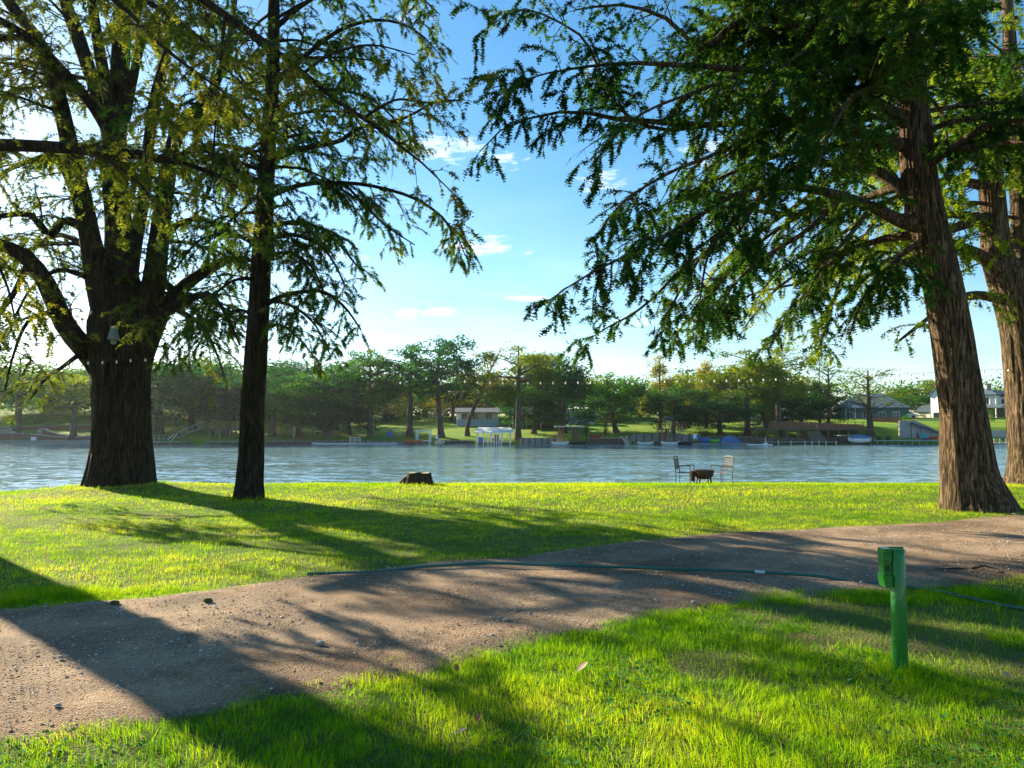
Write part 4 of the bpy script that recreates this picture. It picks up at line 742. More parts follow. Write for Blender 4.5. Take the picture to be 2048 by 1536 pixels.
FT = [
 # u, base, top, half, Y, kind, leaf, seed, pale, label
 (35, 870, 712, 100, 128, 'umbrella', 'green', 1, 0, 'tall hazy cypress above the terraced far bank, nearest the frame edge'),
 (148, 888, 752, 92, 124, 'umbrella', 'olive', 2, 0, 'slim cypress at the far water edge in front of the little sunlit lawn'),
 (95, 860, 735, 130, 158, 'round', 'green', 3, 0, 'broad tree on the rise behind the terraced far bank'),
 (-60, 860, 735, 130, 150, 'round', 'olive', 4, 0, 'broad olive tree behind the terraces at the frame edge'),
 (225, 860, 740, 110, 150, 'round', 'green', 4, 0, 'wide tree seen behind the trunk of the giant cypress'),
 (320, 885, 727, 105, 131, 'round', 'dark', 3, 0, 'dark dense tree over the railed landing just right of the giant cypress'),
 (385, 880, 722, 95, 138, 'round', 'dark', 4, 0, 'dark dense tree behind the long gangway'),
 (455, 880, 730, 90, 134, 'round', 'dark', 5, 0, 'dark dense tree above the stilted lookout deck'),
 (420, 870, 735, 120, 165, 'round', 'green', 3, 0, 'green tree rising behind the stilted lookout deck'),
 (545, 885, 735, 88, 128, 'umbrella', 'dark', 1, 1, 'dark cypress immediately right of the slim lawn cypress'),
 (600, 885, 750, 78, 126, 'round', 'green', 5, 1, 'rusty green tree above the orange A-frame swing'),
 (575, 870, 728, 110, 150, 'round', 'dark', 4, 0, 'dark tree behind the orange A-frame swing'),
 (655, 885, 733, 92, 127, 'round', 'dark', 3, 1, 'dense dark tree with a pale leaning trunk over the bank'),
 (700, 885, 752, 60, 130, 'cone', 'dark', 6, 0, 'dark narrow tree left of the tall three-tiered cypress'),
 (741, 885, 704, 72, 127, 'umbrella', 'green', 2, 0, 'cypress in layered tiers above the small bench dock'),
 (820, 884, 692, 82, 128, 'umbrella', 'green', 7, 0, 'cypress directly behind the orange boat lift'),
 (883, 886, 680, 84, 126, 'umbrella', 'dark', 8, 0, 'tallest far cypress with ivy-dark trunk beside the blue and white sign'),
 (935, 880, 706, 62, 128, 'lean', 'rust', 9, 0, 'thin leaning tree with sparse bluish leaves left of the white boathouse'),
 (1036, 889, 696, 84, 124, 'umbrella', 'olive', 2, 0, 'umbrella shaped cypress growing from the water beside the white boathouse'),
 (1068, 872, 760, 66, 132, 'round', 'dark', 5, 0, 'dark low tree between the umbrella cypress and the dark porch house'),
 (1128, 872, 716, 82, 134, 'round', 'dark', 3, 0, 'broad dark oak behind the dark boat shelter'),
 (1232, 865, 748, 72, 134, 'round', 'green', 5, 0, 'rounded tree with a leaning trunk and a bare pale limb on the open lawn'),
 (1320, 868, 713, 44, 140, 'cone', 'gold', 10, 0, 'tallest golden topped tree behind the two-level dock'),
 (1345, 868, 775, 66, 132, 'round', 'dark', 3, 0, 'very dark dense tree right behind the two-level dock'),
 (1360, 868, 752, 60, 150, 'round', 'olive', 4, 0, 'olive crown between the two golden trees'),
 (1411, 866, 724, 46, 142, 'cone', 'gold', 6, 0, 'conical golden tree standing behind the dark oaks'),
 (1440, 868, 800, 72, 130, 'round', 'dark', 4, 0, 'low dark spreading tree over the green kayak'),
 (1494, 884, 702, 82, 128, 'umbrella', 'olive', 7, 0, 'broad golden green cypress left of the long elevated deck'),
 (1558, 884, 700, 78, 127, 'umbrella', 'olive', 1, 0, 'golden green cypress growing through the long elevated deck'),
 (1600, 880, 770, 62, 134, 'round', 'dark', 5, 0, 'dark low tree behind the middle of the elevated deck'),
 (1535, 880, 790, 70, 136, 'round', 'green', 3, 0, 'low green tree in front of the blue gabled shed'),
 (1655, 884, 724, 52, 127, 'sparse', 'green', 11, 0, 'slender cypress with thin leaves left of the big hipped roof'),
 (1640, 880, 800, 44, 129, 'round', 'dark', 4, 0, 'dark green shrub-like tree at the end of the elevated deck'),
 (1741, 880, 738, 86, 126, 'sparse', 'olive', 12, 0, 'nearly bare cypress with spreading limbs before the hipped roof'),
 (1815, 845, 790, 42, 190, 'round', 'green', 3, 0, 'green trees behind the parked white car'),
 (1858, 840, 762, 58, 205, 'round', 'olive', 5, 0, 'golden green tree behind the garage gable'),
 (1790, 845, 785, 40, 215, 'round', 'olive', 4, 0, 'pale tree left of the garage wing'),
 (1998, 840, 778, 34, 210, 'round', 'olive', 3, 0, 'tree seen between the porch roof and the small gable'),
 (2060, 840, 770, 50, 215, 'round', 'green', 4, 0, 'tree behind the small white gable at the frame edge'),
 (770, 868, 770, 66, 160, 'round', 'gold', 5, 0, 'sunlit golden tree behind the layered cypresses'),
 (700, 868, 785, 60, 165, 'round', 'gold', 3, 0, 'golden tree glowing through the gap right of the pale leaning trunk'),
 (905, 862, 790, 54, 160, 'round', 'gold', 4, 0, 'golden tree left of the low white house'),
 (985, 862, 752, 66, 175, 'round', 'gold', 3, 0, 'golden tree rising behind the low white house'),
 (1075, 862, 735, 60, 180, 'round', 'olive', 5, 0, 'olive tree filling the gap behind the umbrella cypress'),
 (1185, 862, 760, 56, 180, 'round', 'olive', 4, 0, 'olive tree behind the pale blue mobile home'),
 (1280, 862, 790, 46, 175, 'round', 'olive', 3, 0, 'olive tree behind the red shed'),
 (850, 862, 745, 80, 180, 'round', 'green', 5, 0, 'green tree far behind the orange boat lift'),
 (520, 862, 755, 110, 185, 'round', 'green', 3, 0, 'green tree far behind the slim cypress trunk'),
 (640, 862, 760, 100, 185, 'round', 'green', 4, 0, 'green tree far behind the orange swing'),
 (1460, 862, 735, 90, 175, 'round', 'olive', 3, 0, 'olive tree far behind the golden cypresses'),
 (1600, 862, 752, 70, 180, 'round', 'olive', 5, 0, 'olive tree far behind the white outbuildings'),
]
for k, (u, base, top, half, Y, kind, leaf, seed, pale, lab) in enumerate(FT):
    far_tree('far_tree', lab, u, base, top, half, Y, kind, leaf, seed, bool(pale), rz=(k * 67) % 360 if kind != 'lean' else 0, rot=(-9 if u in (1232,) else 0))
# the wood that closes the view behind them
rng = np.random.default_rng(77)
nC = 1100; cx = rng.uniform(-330, 330, nC); cy = rng.uniform(182, 262, nC); cz = HF(cx, cy) + rng.uniform(.5, 12, nC) * (.6 + .7 * fbm(cx * .03, cx * 0, 5))
V, F, T = far_crown(rng, np.stack([cx, cy, cz], 1), 58, 4.2, 2.6, .5)
tag(mesh('distant_woods', V, F, M_far['green'], tint=T), 'continuous belt of woods closing the view behind the far gardens', kind='stuff')
nC = 700; cx = rng.uniform(-215, 60, nC); cy = rng.uniform(158, 178, nC); cz = HF(cx, cy) + rng.uniform(.2, 6.0, nC) * (.5 + .9 * fbm(cx * .06, cx * 0, 15))
V, F, T = far_crown(rng, np.stack([cx, cy, cz], 1), 40, 2.4, 1.7, .42)
tag(mesh('garden_undergrowth', V, F, M_far['dark'], tint=T), 'dense dark undergrowth behind the far gardens', kind='stuff')
# low brush and shrubs along the far bulkhead
def shrub(u, v, half, Y, leaf, label, hgt=None, name='shrub', seedk=0, group='shrubs on the far bank'):
    x = FX(u, Y); z = float(HF(x, Y)); wd = half / FPX * Y; h = hgt or wd * 1.1; rg = np.random.default_rng(int(u) + seedk)
    t = thing(name, label, 'shrub', (x, Y, z), 0, group); cl = np.stack([rg.normal(0, wd * .4, 12), rg.normal(0, wd * .4, 12), rg.uniform(.15, .8, 12) * h], 1)
    V, F, T = far_crown(rg, cl, 34, wd * .42, h * .3, .10); o = mesh('leaves', V, F, M_far[leaf], t, tint=T); o['kind'] = 'stuff'
    m = MB(); 
    for q in range(4): m.cyl((0, 0, -.1), (rg.normal(0, wd * .3), rg.normal(0, wd * .3), h * .6), .04, .02, 5)
    m.build('stem', M_fbark, t); return t
for u, half, Y, leaf, lab, h in ((70, 22, 140, 'olive', 'round shrub on top of the terraces beside the steps', 1.6), (510, 18, 126, 'green', 'shrub behind the slim cypress at the far water edge', 2.2),
    (1212, 7, 126, 'dark', 'upright feathery shrub beside the red kayak', 3.4), (1173, 6, 126, 'dark', 'small dark shrub at the end of the dark boat shelter', 2.6), (1318, 10, 129, 'dark', 'clipped dark bush left of the two-level dock', 2.6),
    (1398, 14, 131, 'olive', 'loose leafy shrub right of the two-level dock', 4.0), (1410, 16, 128, 'green', 'green shrub above the blue kayak', 1.5), (1808, 14, 130, 'green', 'round bush beside the sloping concrete wall', 2.4), (1982, 9, 142, 'green', 'small tree-like shrub before the shaded porch', 3.0),
    (600, 20, 126, 'green', 'brush around the orange swing', 1.5), (680, 20, 127, 'dark', 'dark brush under the pale leaning trunk', 2.2), (360, 24, 128, 'dark', 'dark brush behind the railed landing', 2.5), (450, 14, 130, 'gold', 'sunlit brush under the stilted lookout deck', 3.0), (540, 14, 128, 'olive', 'pale brush right of the slim cypress trunk', 3.0)):
    shrub(u, 0, half, Y, leaf, lab, h)
# ------------------------------------------------------------------ far bank: buildings, docks, boats
M_white = mat('white_paint', (.78, .78, .76), .6, .3); M_cream = mat('cream_siding', (.62, .55, .40), .7, .3); M_blue = mat('pale_blue_siding', (.36, .50, .66), .7, .3)
M_slate = mat('blue_grey_roof', (.07, .11, .14), .7, .2); M_greyroof = mat('grey_shingle', (.16, .16, .17), .8, .2); M_tealroof = mat('teal_metal_roof', (.10, .22, .22), .5, .4)
M_darkwood = mat('weathered_wood', (.10, .065, .045), .85, .2, noise=(3, (.16, .11, .08), 4)); M_redwood = mat('red_brown_wood', (.24, .10, .055), .8, .2)
M_grey = mat('grey_timber', (.22, .21, .20), .85, .2, noise=(2, (.30, .28, .25), 4)); M_conc = mat('concrete_wall', (.30, .29, .27), .9, .2, noise=(.7, (.22, .21, .2), 5)); M_conc2 = mat('weathered_concrete', (.36, .36, .35), .9, .2, noise=(.5, (.26, .26, .25), 5))
M_glass = mat('window_glass', (.02, .03, .04), .1, .6); M_metal = mat('white_metal', (.7, .72, .72), .4, .5); M_black = mat('black_metal', (.015, .015, .016), .45, .5)
M_orange = mat('orange_paint', (.60, .16, .04), .5, .4); M_red = mat('red_plastic', (.50, .03, .03), .4, .4); M_teal = mat('teal_plastic', (.02, .28, .28), .4, .4); M_kblue = mat('blue_plastic', (.03, .14, .45), .4, .4)
M_lime = mat('lime_plastic', (.08, .55, .04), .4, .4); M_tarp = mat('blue_tarp', (.04, .10, .30), .6, .3, noise=(2, (.12, .22, .4), 3)); M_brick = mat('brown_block_wall', (.15, .085, .06), .9, .2, noise=(2, (.2, .12, .09), 5))
M_door = mat('painted_door', (.18, .16, .14), .6, .3); M_rust = mat('rusty_steel', (.030, .018, .013), .8, .3, noise=(10, (.14, .06, .03), 5)); M_pipe = mat('steel_coupling', (.6, .6, .58), .35, .5, .8)

def place(name, label, cat, u, Y, dz=0.0, rz=0, group=None, z=None):
    x = FX(u, Y)
    if Y > 140: rz = rz - math.degrees(math.atan2(x, Y))
    zz = float(HF(x, Y)) + dz if z is None else z; return thing(name, label, cat, (x, Y, zz), R(rz), group)
def W(px, Y): return px / FPX * Y
def windows(T, spec, y, w=1.0, h=1.2, fm=None):
    for x, z in spec:
        f = MB().box(x - w / 2 - .08, x + w / 2 + .08, y - .05, y - .004, z - .08, z + h + .08).build('window', fm or M_white, T)
        MB().box(x - w / 2, x + w / 2, y - .07, y - .053, z, z + h).build('pane', M_glass, f); MB().box(x - .025, x + .025, y - .085, y - .072, z, z + h).build('glazing_bar', fm or M_white, f)
def gable_house(T, w, d, h, rh, wall, roof, x0=0.0, y0=0.0, z0=0.0, axis='x', over=.35, base=1.2, wn='wall', rn='roof'):
    """axis x: ridge runs along x (eaves face the viewer); y: gable faces the viewer"""
    hw, hd = w / 2, d / 2
    if axis == 'y':
        b = MB().prism([(x0 - hw, z0 - base), (x0 + hw, z0 - base), (x0 + hw, z0 + h), (x0, z0 + h + rh), (x0 - hw, z0 + h)], y0 - hd, y0 + hd, 'y').build(wn, wall, T)
        t = .16; s = rh / hw; o = hw + over
        MB().prism([(x0 - o, z0 + h - over * s + .01), (x0, z0 + h + rh + .01), (x0, z0 + h + rh + t), (x0 - o, z0 + h - over * s + t)], y0 - hd - over, y0 + hd + over, 'y').prism([(x0 + o, z0 + h - over * s + .01), (x0 + o, z0 + h - over * s + t), (x0, z0 + h + rh + t), (x0, z0 + h + rh + .01)], y0 - hd - over, y0 + hd + over, 'y').build(rn, roof, T)
    else:
        MB().prism([(y0 - hd, z0 - base), (y0 + hd, z0 - base), (y0 + hd, z0 + h), (y0, z0 + h + rh), (y0 - hd, z0 + h)], x0 - hw, x0 + hw, 'x').build(wn, wall, T)
        t = .16; s = rh / hd; o = hd + over
        MB().prism([(y0 - o, z0 + h - over * s + .01), (y0, z0 + h + rh + .01), (y0, z0 + h + rh + t), (y0 - o, z0 + h - over * s + t)], x0 - hw - over, x0 + hw + over, 'x').prism([(y0 + o, z0 + h - over * s + .01), (y0 + o, z0 + h - over * s + t), (y0, z0 + h + rh + t), (y0, z0 + h + rh + .01)], x0 - hw - over, x0 + hw + over, 'x').build(rn, roof, T)
def hip_roof(T, x0, x1, y0, y1, z, rh, m, inset=None, name='roof', over=.5):
    x0 -= over; x1 += over; y0 -= over; y1 += over; i = inset or (y1 - y0) / 2; ym = (y0 + y1) / 2
    V = [(x0, y0, z), (x1, y0, z), (x1, y1, z), (x0, y1, z), (x0 + i, ym, z + rh), (x1 - i, ym, z + rh)] + [(x0, y0, z - .18), (x1, y0, z - .18), (x1, y1, z - .18), (x0, y1, z - .18)]
    m_ = MB(); m_.add(V, [(0, 1, 5, 4), (2, 3, 4, 5), (6, 7, 1, 0), (7, 8, 2, 1), (8, 9, 3, 2), (9, 6, 0, 3), (9, 8, 7, 6)], [(1, 2, 5), (3, 0, 4)]); return m_.build(name, m, T)
def railing(T, x0, x1, y, z, h=1.0, n=6, m=None, rails=3, pn='post', rn='rail'):
    m = m or M_darkwood
    for k in range(n): xx = x0 + (x1 - x0) * k / (n - 1); MB().box(xx - .05, xx + .05, y - .05, y + .05, z + .002, z + h).build(pn, m, T)
    for k in range(rails): zz = z + h * (k + 1) / rails - .03; MB().box(x0 - .05, x1 + .05, y - .082, y - .053, zz - .03, zz + .04).build(rn, m, T)
def piles(T, xs_, ys_, z0, z1, r=.09, m=None, name='pile'):
    for x in xs_:
        for y in ys_: MB().cyl((x, y, z0), (x, y, z1), r, r, 8).build(name, m or M_darkwood, T)
Wz = WATER

# --- left: terraced bank
T = place('seawall', 'long pale timber-faced seawall along the far water, left of the giant cypress', 'wall', 80, FARY - .3, z=Wz)
MB().box(W(-150, 121), W(105, 121), 0, 1.4, -.8, .45).build('panelling', M_conc2, T); MB().box(W(-152, 121), W(107, 121), -.15, 1.6, .455, .60).build('cap', M_grey, T)
for k in range(22): xx = W(-148 + k * 12, 121); MB().box(xx - .08, xx + .08, -.12, -.004, -.8, .44).build('post', M_grey, T)
def wall_piece(label, us, vs, Y, th, m, name='retaining_wall'):
    """a wall whose top follows (u, v) points at depth Y, standing on the bank"""
    X = [FX(u, Y) for u in us]; Zt = [FZ(v, Y) for v in vs]; x0 = (X[0] + X[-1]) / 2; z0 = float(HF(x0, Y)); t = thing(name, label, 'wall', (x0, Y, z0)); m_ = MB()
    poly = [(a - x0, b - z0) for a, b in zip(X, Zt)] + [(X[-1] - x0, -1.5), (X[0] - x0, -1.5)]
    for a in range(len(X) - 1): m_.prism([(X[a] - x0, -1.5), (X[a + 1] - x0, -1.5), (X[a + 1] - x0, Zt[a + 1] - z0), (X[a] - x0, Zt[a] - z0)], 0, th, 'y')
    m_.build('blockwork', m, t)
    c = MB()
    for a in range(len(X) - 1): c.bar((X[a] - x0, th / 2, Zt[a] - z0 + .05), (X[a + 1] - x0, th / 2, Zt[a + 1] - z0 + .05), th + .15, .1)
    c.build('coping', M_conc2, t); return t
wall_piece('lower brown terrace wall right behind the pale seawall', [-20, 30, 60, 110, 182], [867, 867, 868, 874, 874], 123.6, .5, M_brick)
wall_piece('curved brown terrace wall below the little sunlit lawn', [85, 118, 150, 184], [858, 869, 872, 872], 125.4, .4, M_brick)
wall_piece('dark garden wall at the top of the terraces', [-30, 60, 183], [857, 853, 851], 133, .4, M_brick)
wall_piece('grey curved terrace edge left of the steps', [-10, 25, 50], [862, 858, 866], 130, .4, M_conc)
T = place('garden_steps', 'pale stone steps climbing the terraces left of the sunlit lawn', 'steps', 78, 127.0)
for k in range(9): MB().box(W(-14 - k * 2.6, 127), W(2 - k * 2.6, 127), .4 + k * .55, .96 + k * .55, -.5, -.1 + k * .17).build('step', M_conc2, T)
T = place('dock_lamp', 'small white lamp on a thin post on the seawall', 'lamp', 27, FARY + .6, z=Wz + .6)
MB().cyl((0, 0, 0), (0, 0, 1.3), .04, .04, 8).build('post', M_grey, T); MB().box(-.35, .35, -.12, .12, 1.3, 1.42).build('lamp_head', M_white, T)
T = place('white_dock_box', 'white storage box on the far seawall', 'box', 70, FARY + .4, z=Wz + .602); MB().box(-.35, .35, -.2, .25, 0, .5).build('body', M_white, T); MB().box(-.38, .38, -.23, .28, .502, .56).build('lid', M_white, T)
# --- railed landing and gangway
T = place('railed_landing', 'grey railed landing at the water right of the giant cypress', 'dock', 325, FARY - 1.2, z=Wz + .35)
MB().box(W(-38, 121), W(48, 121), 0, 2.4, -.12, .05).build('deck', M_grey, T); railing(T, W(-36, 121), W(14, 121), .1, .05, 1.1, 6, M_grey, 2); piles(T, [W(a, 121) for a in (-36, -10, 16, 44)], [.2, 2.2], -1.6, -.122, .08, M_grey)
MB().bar((W(10, 121), .4, .3), (W(22, 121), .4, 1.3), .07).bar((W(16, 121), .4, .1), (W(28, 121), .4, 1.3), .07).build('handrail', M_white, T)
T = place('gangway', 'thin railed gangway rising toward the stilted lookout deck', 'walkway', 378, FARY + 1.4, z=Wz + .9)
a, b = (W(-20, 123), 0, .1), (W(32, 123), 0, 1.9); MB().bar(a, b, .9, .1).build('walkway', M_grey, T)
for dy in (-.45, .45): MB().bar((a[0], dy, a[2] + .95), (b[0], dy, b[2] + .95), .06).build('handrail', M_grey, T)
for k in range(6): f = k / 5; MB().bar((a[0] + (b[0] - a[0]) * f, -.45, .1 + 1.8 * f), (a[0] + (b[0] - a[0]) * f, -.45, 1.05 + 1.8 * f), .05).build('post', M_grey, T)
T = place('lookout_deck', 'brown railed lookout deck on tall stilts left of the slim cypress', 'deck', 452, FARY + 2.5, z=Wz)
zt = FZ(858, 124.5) - Wz; MB().box(W(-36, 124), W(34, 124), 0, 3, zt - .25, zt).build('deck', M_darkwood, T); railing(T, W(-35, 124), W(33, 124), .1, zt, 1.0, 7, M_redwood, 3); piles(T, [W(k, 124) for k in (-33, -12, 8, 30)], [.2, 2.8], -.6, zt - .252, .11, M_grey)
T = place('low_dock', 'low grey dock under the stilted lookout deck', 'dock', 447, FARY - .6, z=Wz + .4); MB().box(W(-35, 121), W(45, 121), 0, 2, -.1, .05).build('deck', M_grey, T); piles(T, [W(k, 121) for k in (-33, -8, 18, 42)], [.15], -1.6, -.102, .08, M_grey)
# stretch of timber bulkheads along the water, each with its piles
def bulkhead(u0, u1, label, m, h=.55, Y=FARY, n=8):
    t = place('bulkhead', label, 'bulkhead', (u0 + u1) / 2, Y, z=Wz); hw = W((u1 - u0) / 2, Y); MB().box(-hw, hw, 0, .35, -1.0, h).build('planking', m, t); MB().box(-hw, hw, -.1, .5, h + .003, h + .1).build('cap', M_grey, t)
    for k in range(n): xx = -hw + 2 * hw * (k + .5) / n; MB().cyl((xx, -.12, -1), (xx, -.12, h + .15), .09, .09, 8).build('pile', M_darkwood, t)
bulkhead(535, 700, 'dark timber bulkhead below the orange swing', M_darkwood, .45, FARY - .1, 10)
bulkhead(725, 850, 'grey timber bulkhead left of the orange boat lift', M_grey, .4, FARY - .1, 8)
bulkhead(885, 948, 'brown bulkhead between the blue sign and the white boathouse', M_darkwood, .5, FARY, 5)
bulkhead(1040, 1115, 'low grey concrete edge right of the umbrella cypress', M_conc, .9, FARY + .2, 6)
bulkhead(1175, 1265, 'dark timber bulkhead beneath the red kayak', M_darkwood, .9, FARY + .2, 7)
bulkhead(1265, 1400, 'tall grey bulkhead behind the two-level dock', M_conc, 1.5, FARY + 1.0, 9)
bulkhead(1400, 1505, 'dark bulkhead behind the blue and lime kayaks', M_darkwood, 1.1, FARY + .6, 8)
bulkhead(1505, 1700, 'dark bulkhead under the long elevated deck', M_darkwood, .8, FARY + .6, 12)
# swing frame
T = place('swing_frame', 'orange and white A-frame swing on the far bank', 'swing', 584, FARY + 3, 0)
for s, m in ((-1, M_redwood), (1, M_white)):
    MB().bar((s * .9 - .5, 0, -.1), (s * .5, 0, 2.1), .12).build('leg', m, T); MB().bar((s * .9 + .5, .9, -.1), (s * .5, .2, 2.1), .12).build('leg', M_redwood, T)
MB().bar((-.7, .1, 2.1), (.7, .1, 2.1), .12).build('beam', M_redwood, T); MB().box(-.4, .4, -.05, .3, .45, .52).build('seat', M_orange, T)
for s in (-.35, .35): MB().bar((s, .1, .52), (s, .1, 2.05), .03).build('chain', M_grey, T)
T = place('overturned_canoe', 'red brown canoe turned over beside the orange swing', 'canoe', 606, FARY + 2.0, .02)
def hull(T, L, w, h, m, name='hull', flip=False, z=0.0):
    n = 13; k = 7; xs_ = np.linspace(-1, 1, n); V = []
    for x in xs_:
        f = (1 - abs(x) ** 2.4) ** .6; e = .35 * abs(x) ** 3
        for a in np.linspace(0, pi, k): V.append((x * L / 2, -cos(a) * w / 2 * f, (h * e + h - sin(a) ** .7 * h * (1 - .25 * abs(x) ** 3)) if not flip else (sin(a) ** .7 * h * (.25 + .75 * f))))
    i, j = np.meshgrid(np.arange(n - 1), np.arange(k - 1), indexing='ij'); a = (i * k + j).ravel(); V = np.array(V); V[:, 2] += z
    F = np.stack([a, a + 1, a + k + 1, a + k], 1); Vi = V.copy(); Vi[:, 2] += -.03 if flip else .03; Vi[:, :2] *= .97
    return mesh(name, np.vstack([V, Vi]), [np.vstack([F, F[:, ::-1] + len(V)])], m, T, smooth=True)
hull(T, 3.2, .8, .35, M_redwood, flip=True); MB().box(-1.3, 1.3, -.02, .02, .35, .38).build('keel', M_redwood, T)
# dock bench and kayak
T = place('bench_dock', 'small white railed bench dock under the layered cypress', 'dock', 711, FARY - .6, z=Wz + .3)
MB().box(-.9, .9, 0, 1.4, -.1, .03).build('deck', M_grey, T); railing(T, -.8, .8, .05, .03, .75, 3, M_white, 2, 'post', 'rail'); piles(T, [-.8, .8], [.1, 1.3], -1.5, -.102, .07, M_grey)
def kayak(label, u, Y, z, m, L, w=.7, h=.32, rz=0, cat='kayak', name='kayak'):
    t = place(name, label, cat, u, Y, z=z, rz=rz); hull(t, L, w, h, m); MB().box(-L * .3, L * .3, -w * .30, w * .30, h * .62, h * .72).build('cockpit', M_black, t); MB().box(-.25, .25, -w * .26, w * .26, h * .725, h * .95).build('seat', M_grey, t); return t
kayak('white canoe moored below the dark pale-trunked tree', 668, FARY - 1.6, Wz - .06, M_white, 7.0, .8, .25)
kayak('long white paddle craft lying along the grey bulkhead', 740, FARY - 1.4, Wz - .06, M_metal, 9.0, .8, .22)
T = place('adirondack_chair', 'dark blue lawn chair on the bank left of the orange boat lift', 'chair', 779, FARY + 3.2)
MB().box(-.35, .35, 0, .55, .35, .42).build('seat', M_kblue, T); MB().bar((0, .5, .4), (0, .85, 1.15), .7, .05).build('backrest', M_kblue, T)
for sx in (-.33, .33):
    for yy in (.03, .5): MB().box(sx - .04, sx + .04, yy - .04, yy + .04, -.05, .348).build('leg', M_kblue, T)
    MB().box(sx - .07, sx + .07, -.05, .5, .6, .64).build('armrest', M_kblue, T)
# boat lift
T = place('boat_lift', 'white metal boat lift frame standing in the water', 'boat lift', 846, FARY - 1.5, z=Wz)
zt = FZ(862, 120.5) - Wz
for x in (-1.05, 1.05):
    for y in (0, 2.2): MB().box(x - .07, x + .07, y - .07, y + .07, -1, zt).build('post', M_metal, T)
for y in (0, 2.2): MB().box(-1.3, 1.3, y - .075, y + .075, zt + .002, zt + .14).build('beam', M_metal, T)
for y in (0, 2.2): MB().box(-1.05 + .072, 1.05 - .072, y - .05, y + .05, .5, .62).build('cross_rail', M_metal, T)
kayak('orange flat boat hanging beside the white boat lift', 827, FARY - 1.6, Wz + .15, M_orange, 3.2, 1.1, .5, cat='boat', name='small_boat')
T = place('striped_post', 'blue and white post marker at the foot of the tallest far cypress', 'post', 874, FARY - .4, z=Wz)
MB().box(-.14, .14, -.14, .14, -.8, .9).build('post', M_kblue, T); MB().box(-.2, .2, -.2, .2, .902, 1.5).build('sign_board', M_white, T)
T = place('paddle_boat', 'small cream paddle boat beside the blue and white post', 'boat', 880, FARY - 1.0, z=Wz - .05)
hull(T, 1.6, .9, .45, M_cream); MB().box(-.4, .2, -.3, .3, .35, .8).build('seat', M_cream, T)
# white boathouse
T = place('boathouse', 'open boathouse with a white sheet roof over the water', 'boathouse', 985, FARY - 3.2, z=Wz)
Y0 = FARY - 3.2; zt = FZ(864, Y0) - Wz; x0, x1 = W(-37, Y0), W(40, Y0)
MB().add([(x0, -.5, zt), (x1 + .3, -.5, zt), (x1 - .3, 4.4, zt + .75), (x0 + .5, 4.4, zt + .75), (x0, -.5, zt - .12), (x1 + .3, -.5, zt - .12), (x1 - .3, 4.4, zt + .6), (x0 + .5, 4.4, zt + .6)],
         [(0, 1, 2, 3), (7, 6, 5, 4), (4, 5, 1, 0), (5, 6, 2, 1), (6, 7, 3, 2), (7, 4, 0, 3)]).build('roof', M_white, T)
for u in (-31, -18, -9, -2, 3, 8, 13, 18, 35):
    x = W(u, Y0); MB().box(x - .07, x + .07, -.07, .07, -.8, zt - .125).build('post', M_white, T)
for u in (-31, -5, 20, 36): x = W(u, Y0); MB().box(x - .07, x + .07, 3.7, 3.84, -.8, zt + .4).build('post', M_white, T)
MB().box(x0 + .4, x1 - .1, .1, 3.6, .25, .4).build('deck', M_grey, T); MB().bar((W(20, Y0), .9, .4), (W(34, Y0), .9, 1.6), .8, .1).build('stair', M_metal, T)
for u in (3, 8): x = W(u, Y0); MB().box(x + .1, x + .32, .25, .32, .402, zt - .4).build('curtain', M_red, T)
MB().box(W(-28, Y0), W(-19, Y0), .4, 1.4, .402, 1.1).build('locker', M_kblue, T)
# houses behind
T = place('white_house', 'low white and blue house behind the white boathouse', 'house', 955, 150); gable_house(T, 8.2, 6, 2.2, .9, M_white, M_greyroof, axis='x'); windows(T, [(-2.6, .8), (-.4, .8), (2.2, .8)], -3)
MB().box(-4, 4, -4.6, -3.005, -.5, .9).build('porch', M_blue, T); piles(T, [-3.9, -1.3, 1.3, 3.9], [-4.5], .902, 2.2, .08, M_white, 'porch_post'); MB().box(-4.3, 4.3, -4.9, -3.2, 2.21, 2.3).build('porch_roof', M_slate, T)
T = place('porch_house', 'dark house with a deep shaded porch behind the umbrella cypress', 'house', 1068, 146); gable_house(T, 8.6, 6, 2.3, 1.3, M_darkwood, M_slate, axis='x'); piles(T, [-4, -1.4, 1.3, 4], [-4.6], -.5, 2.1, .09, M_white, 'porch_post'); MB().box(-4.4, 4.4, -4.9, -3.2, 2.105, 2.22).build('porch_roof', M_slate, T); windows(T, [(-2.2, .7), (2.2, .7)], -3); MB().box(-.45, .45, -3.06, -3.004, -.4, 1.9).build('door', M_door, T)
T = place('mobile_home', 'pale blue mobile home behind the dark boat shelter', 'mobile home', 1153, 152); MB().box(-3.6, 3.6, -1.5, 1.5, .2, 2.5).build('body', M_blue, T); MB().box(-3.75, 3.75, -1.7, 1.7, 2.503, 2.65).build('roof', M_white, T); windows(T, [(-2.4, 1.1), (-.2, 1.1), (2.3, 1.1)], -1.5, .8, .7); MB().box(-3.5, 3.5, -1.4, 1.4, -.6, .198).build('skirting', M_white, T)
T = place('travel_trailer', 'cream travel trailer right of the pale blue mobile home', 'trailer', 1208, 160); MB().box(-1.8, 1.8, -1.1, 1.1, .3, 2.1).build('body', M_cream, T); windows(T, [(-.9, 1.0), (.8, 1.0)], -1.1, .6, .6)
for s in (-.5, .4): MB().cyl((s, -1.15, .2), (s, -.9, .2), .32, .32, 14).build('wheel', M_black, T)
T = place('red_shed', 'small red shed behind the leaning lawn tree', 'shed', 1226, 156); gable_house(T, 3.4, 2.6, 1.5, .8, M_red, M_greyroof, axis='y'); MB().box(-.4, .4, -1.36, -1.304, -.3, 1.2).build('door', M_door, T)
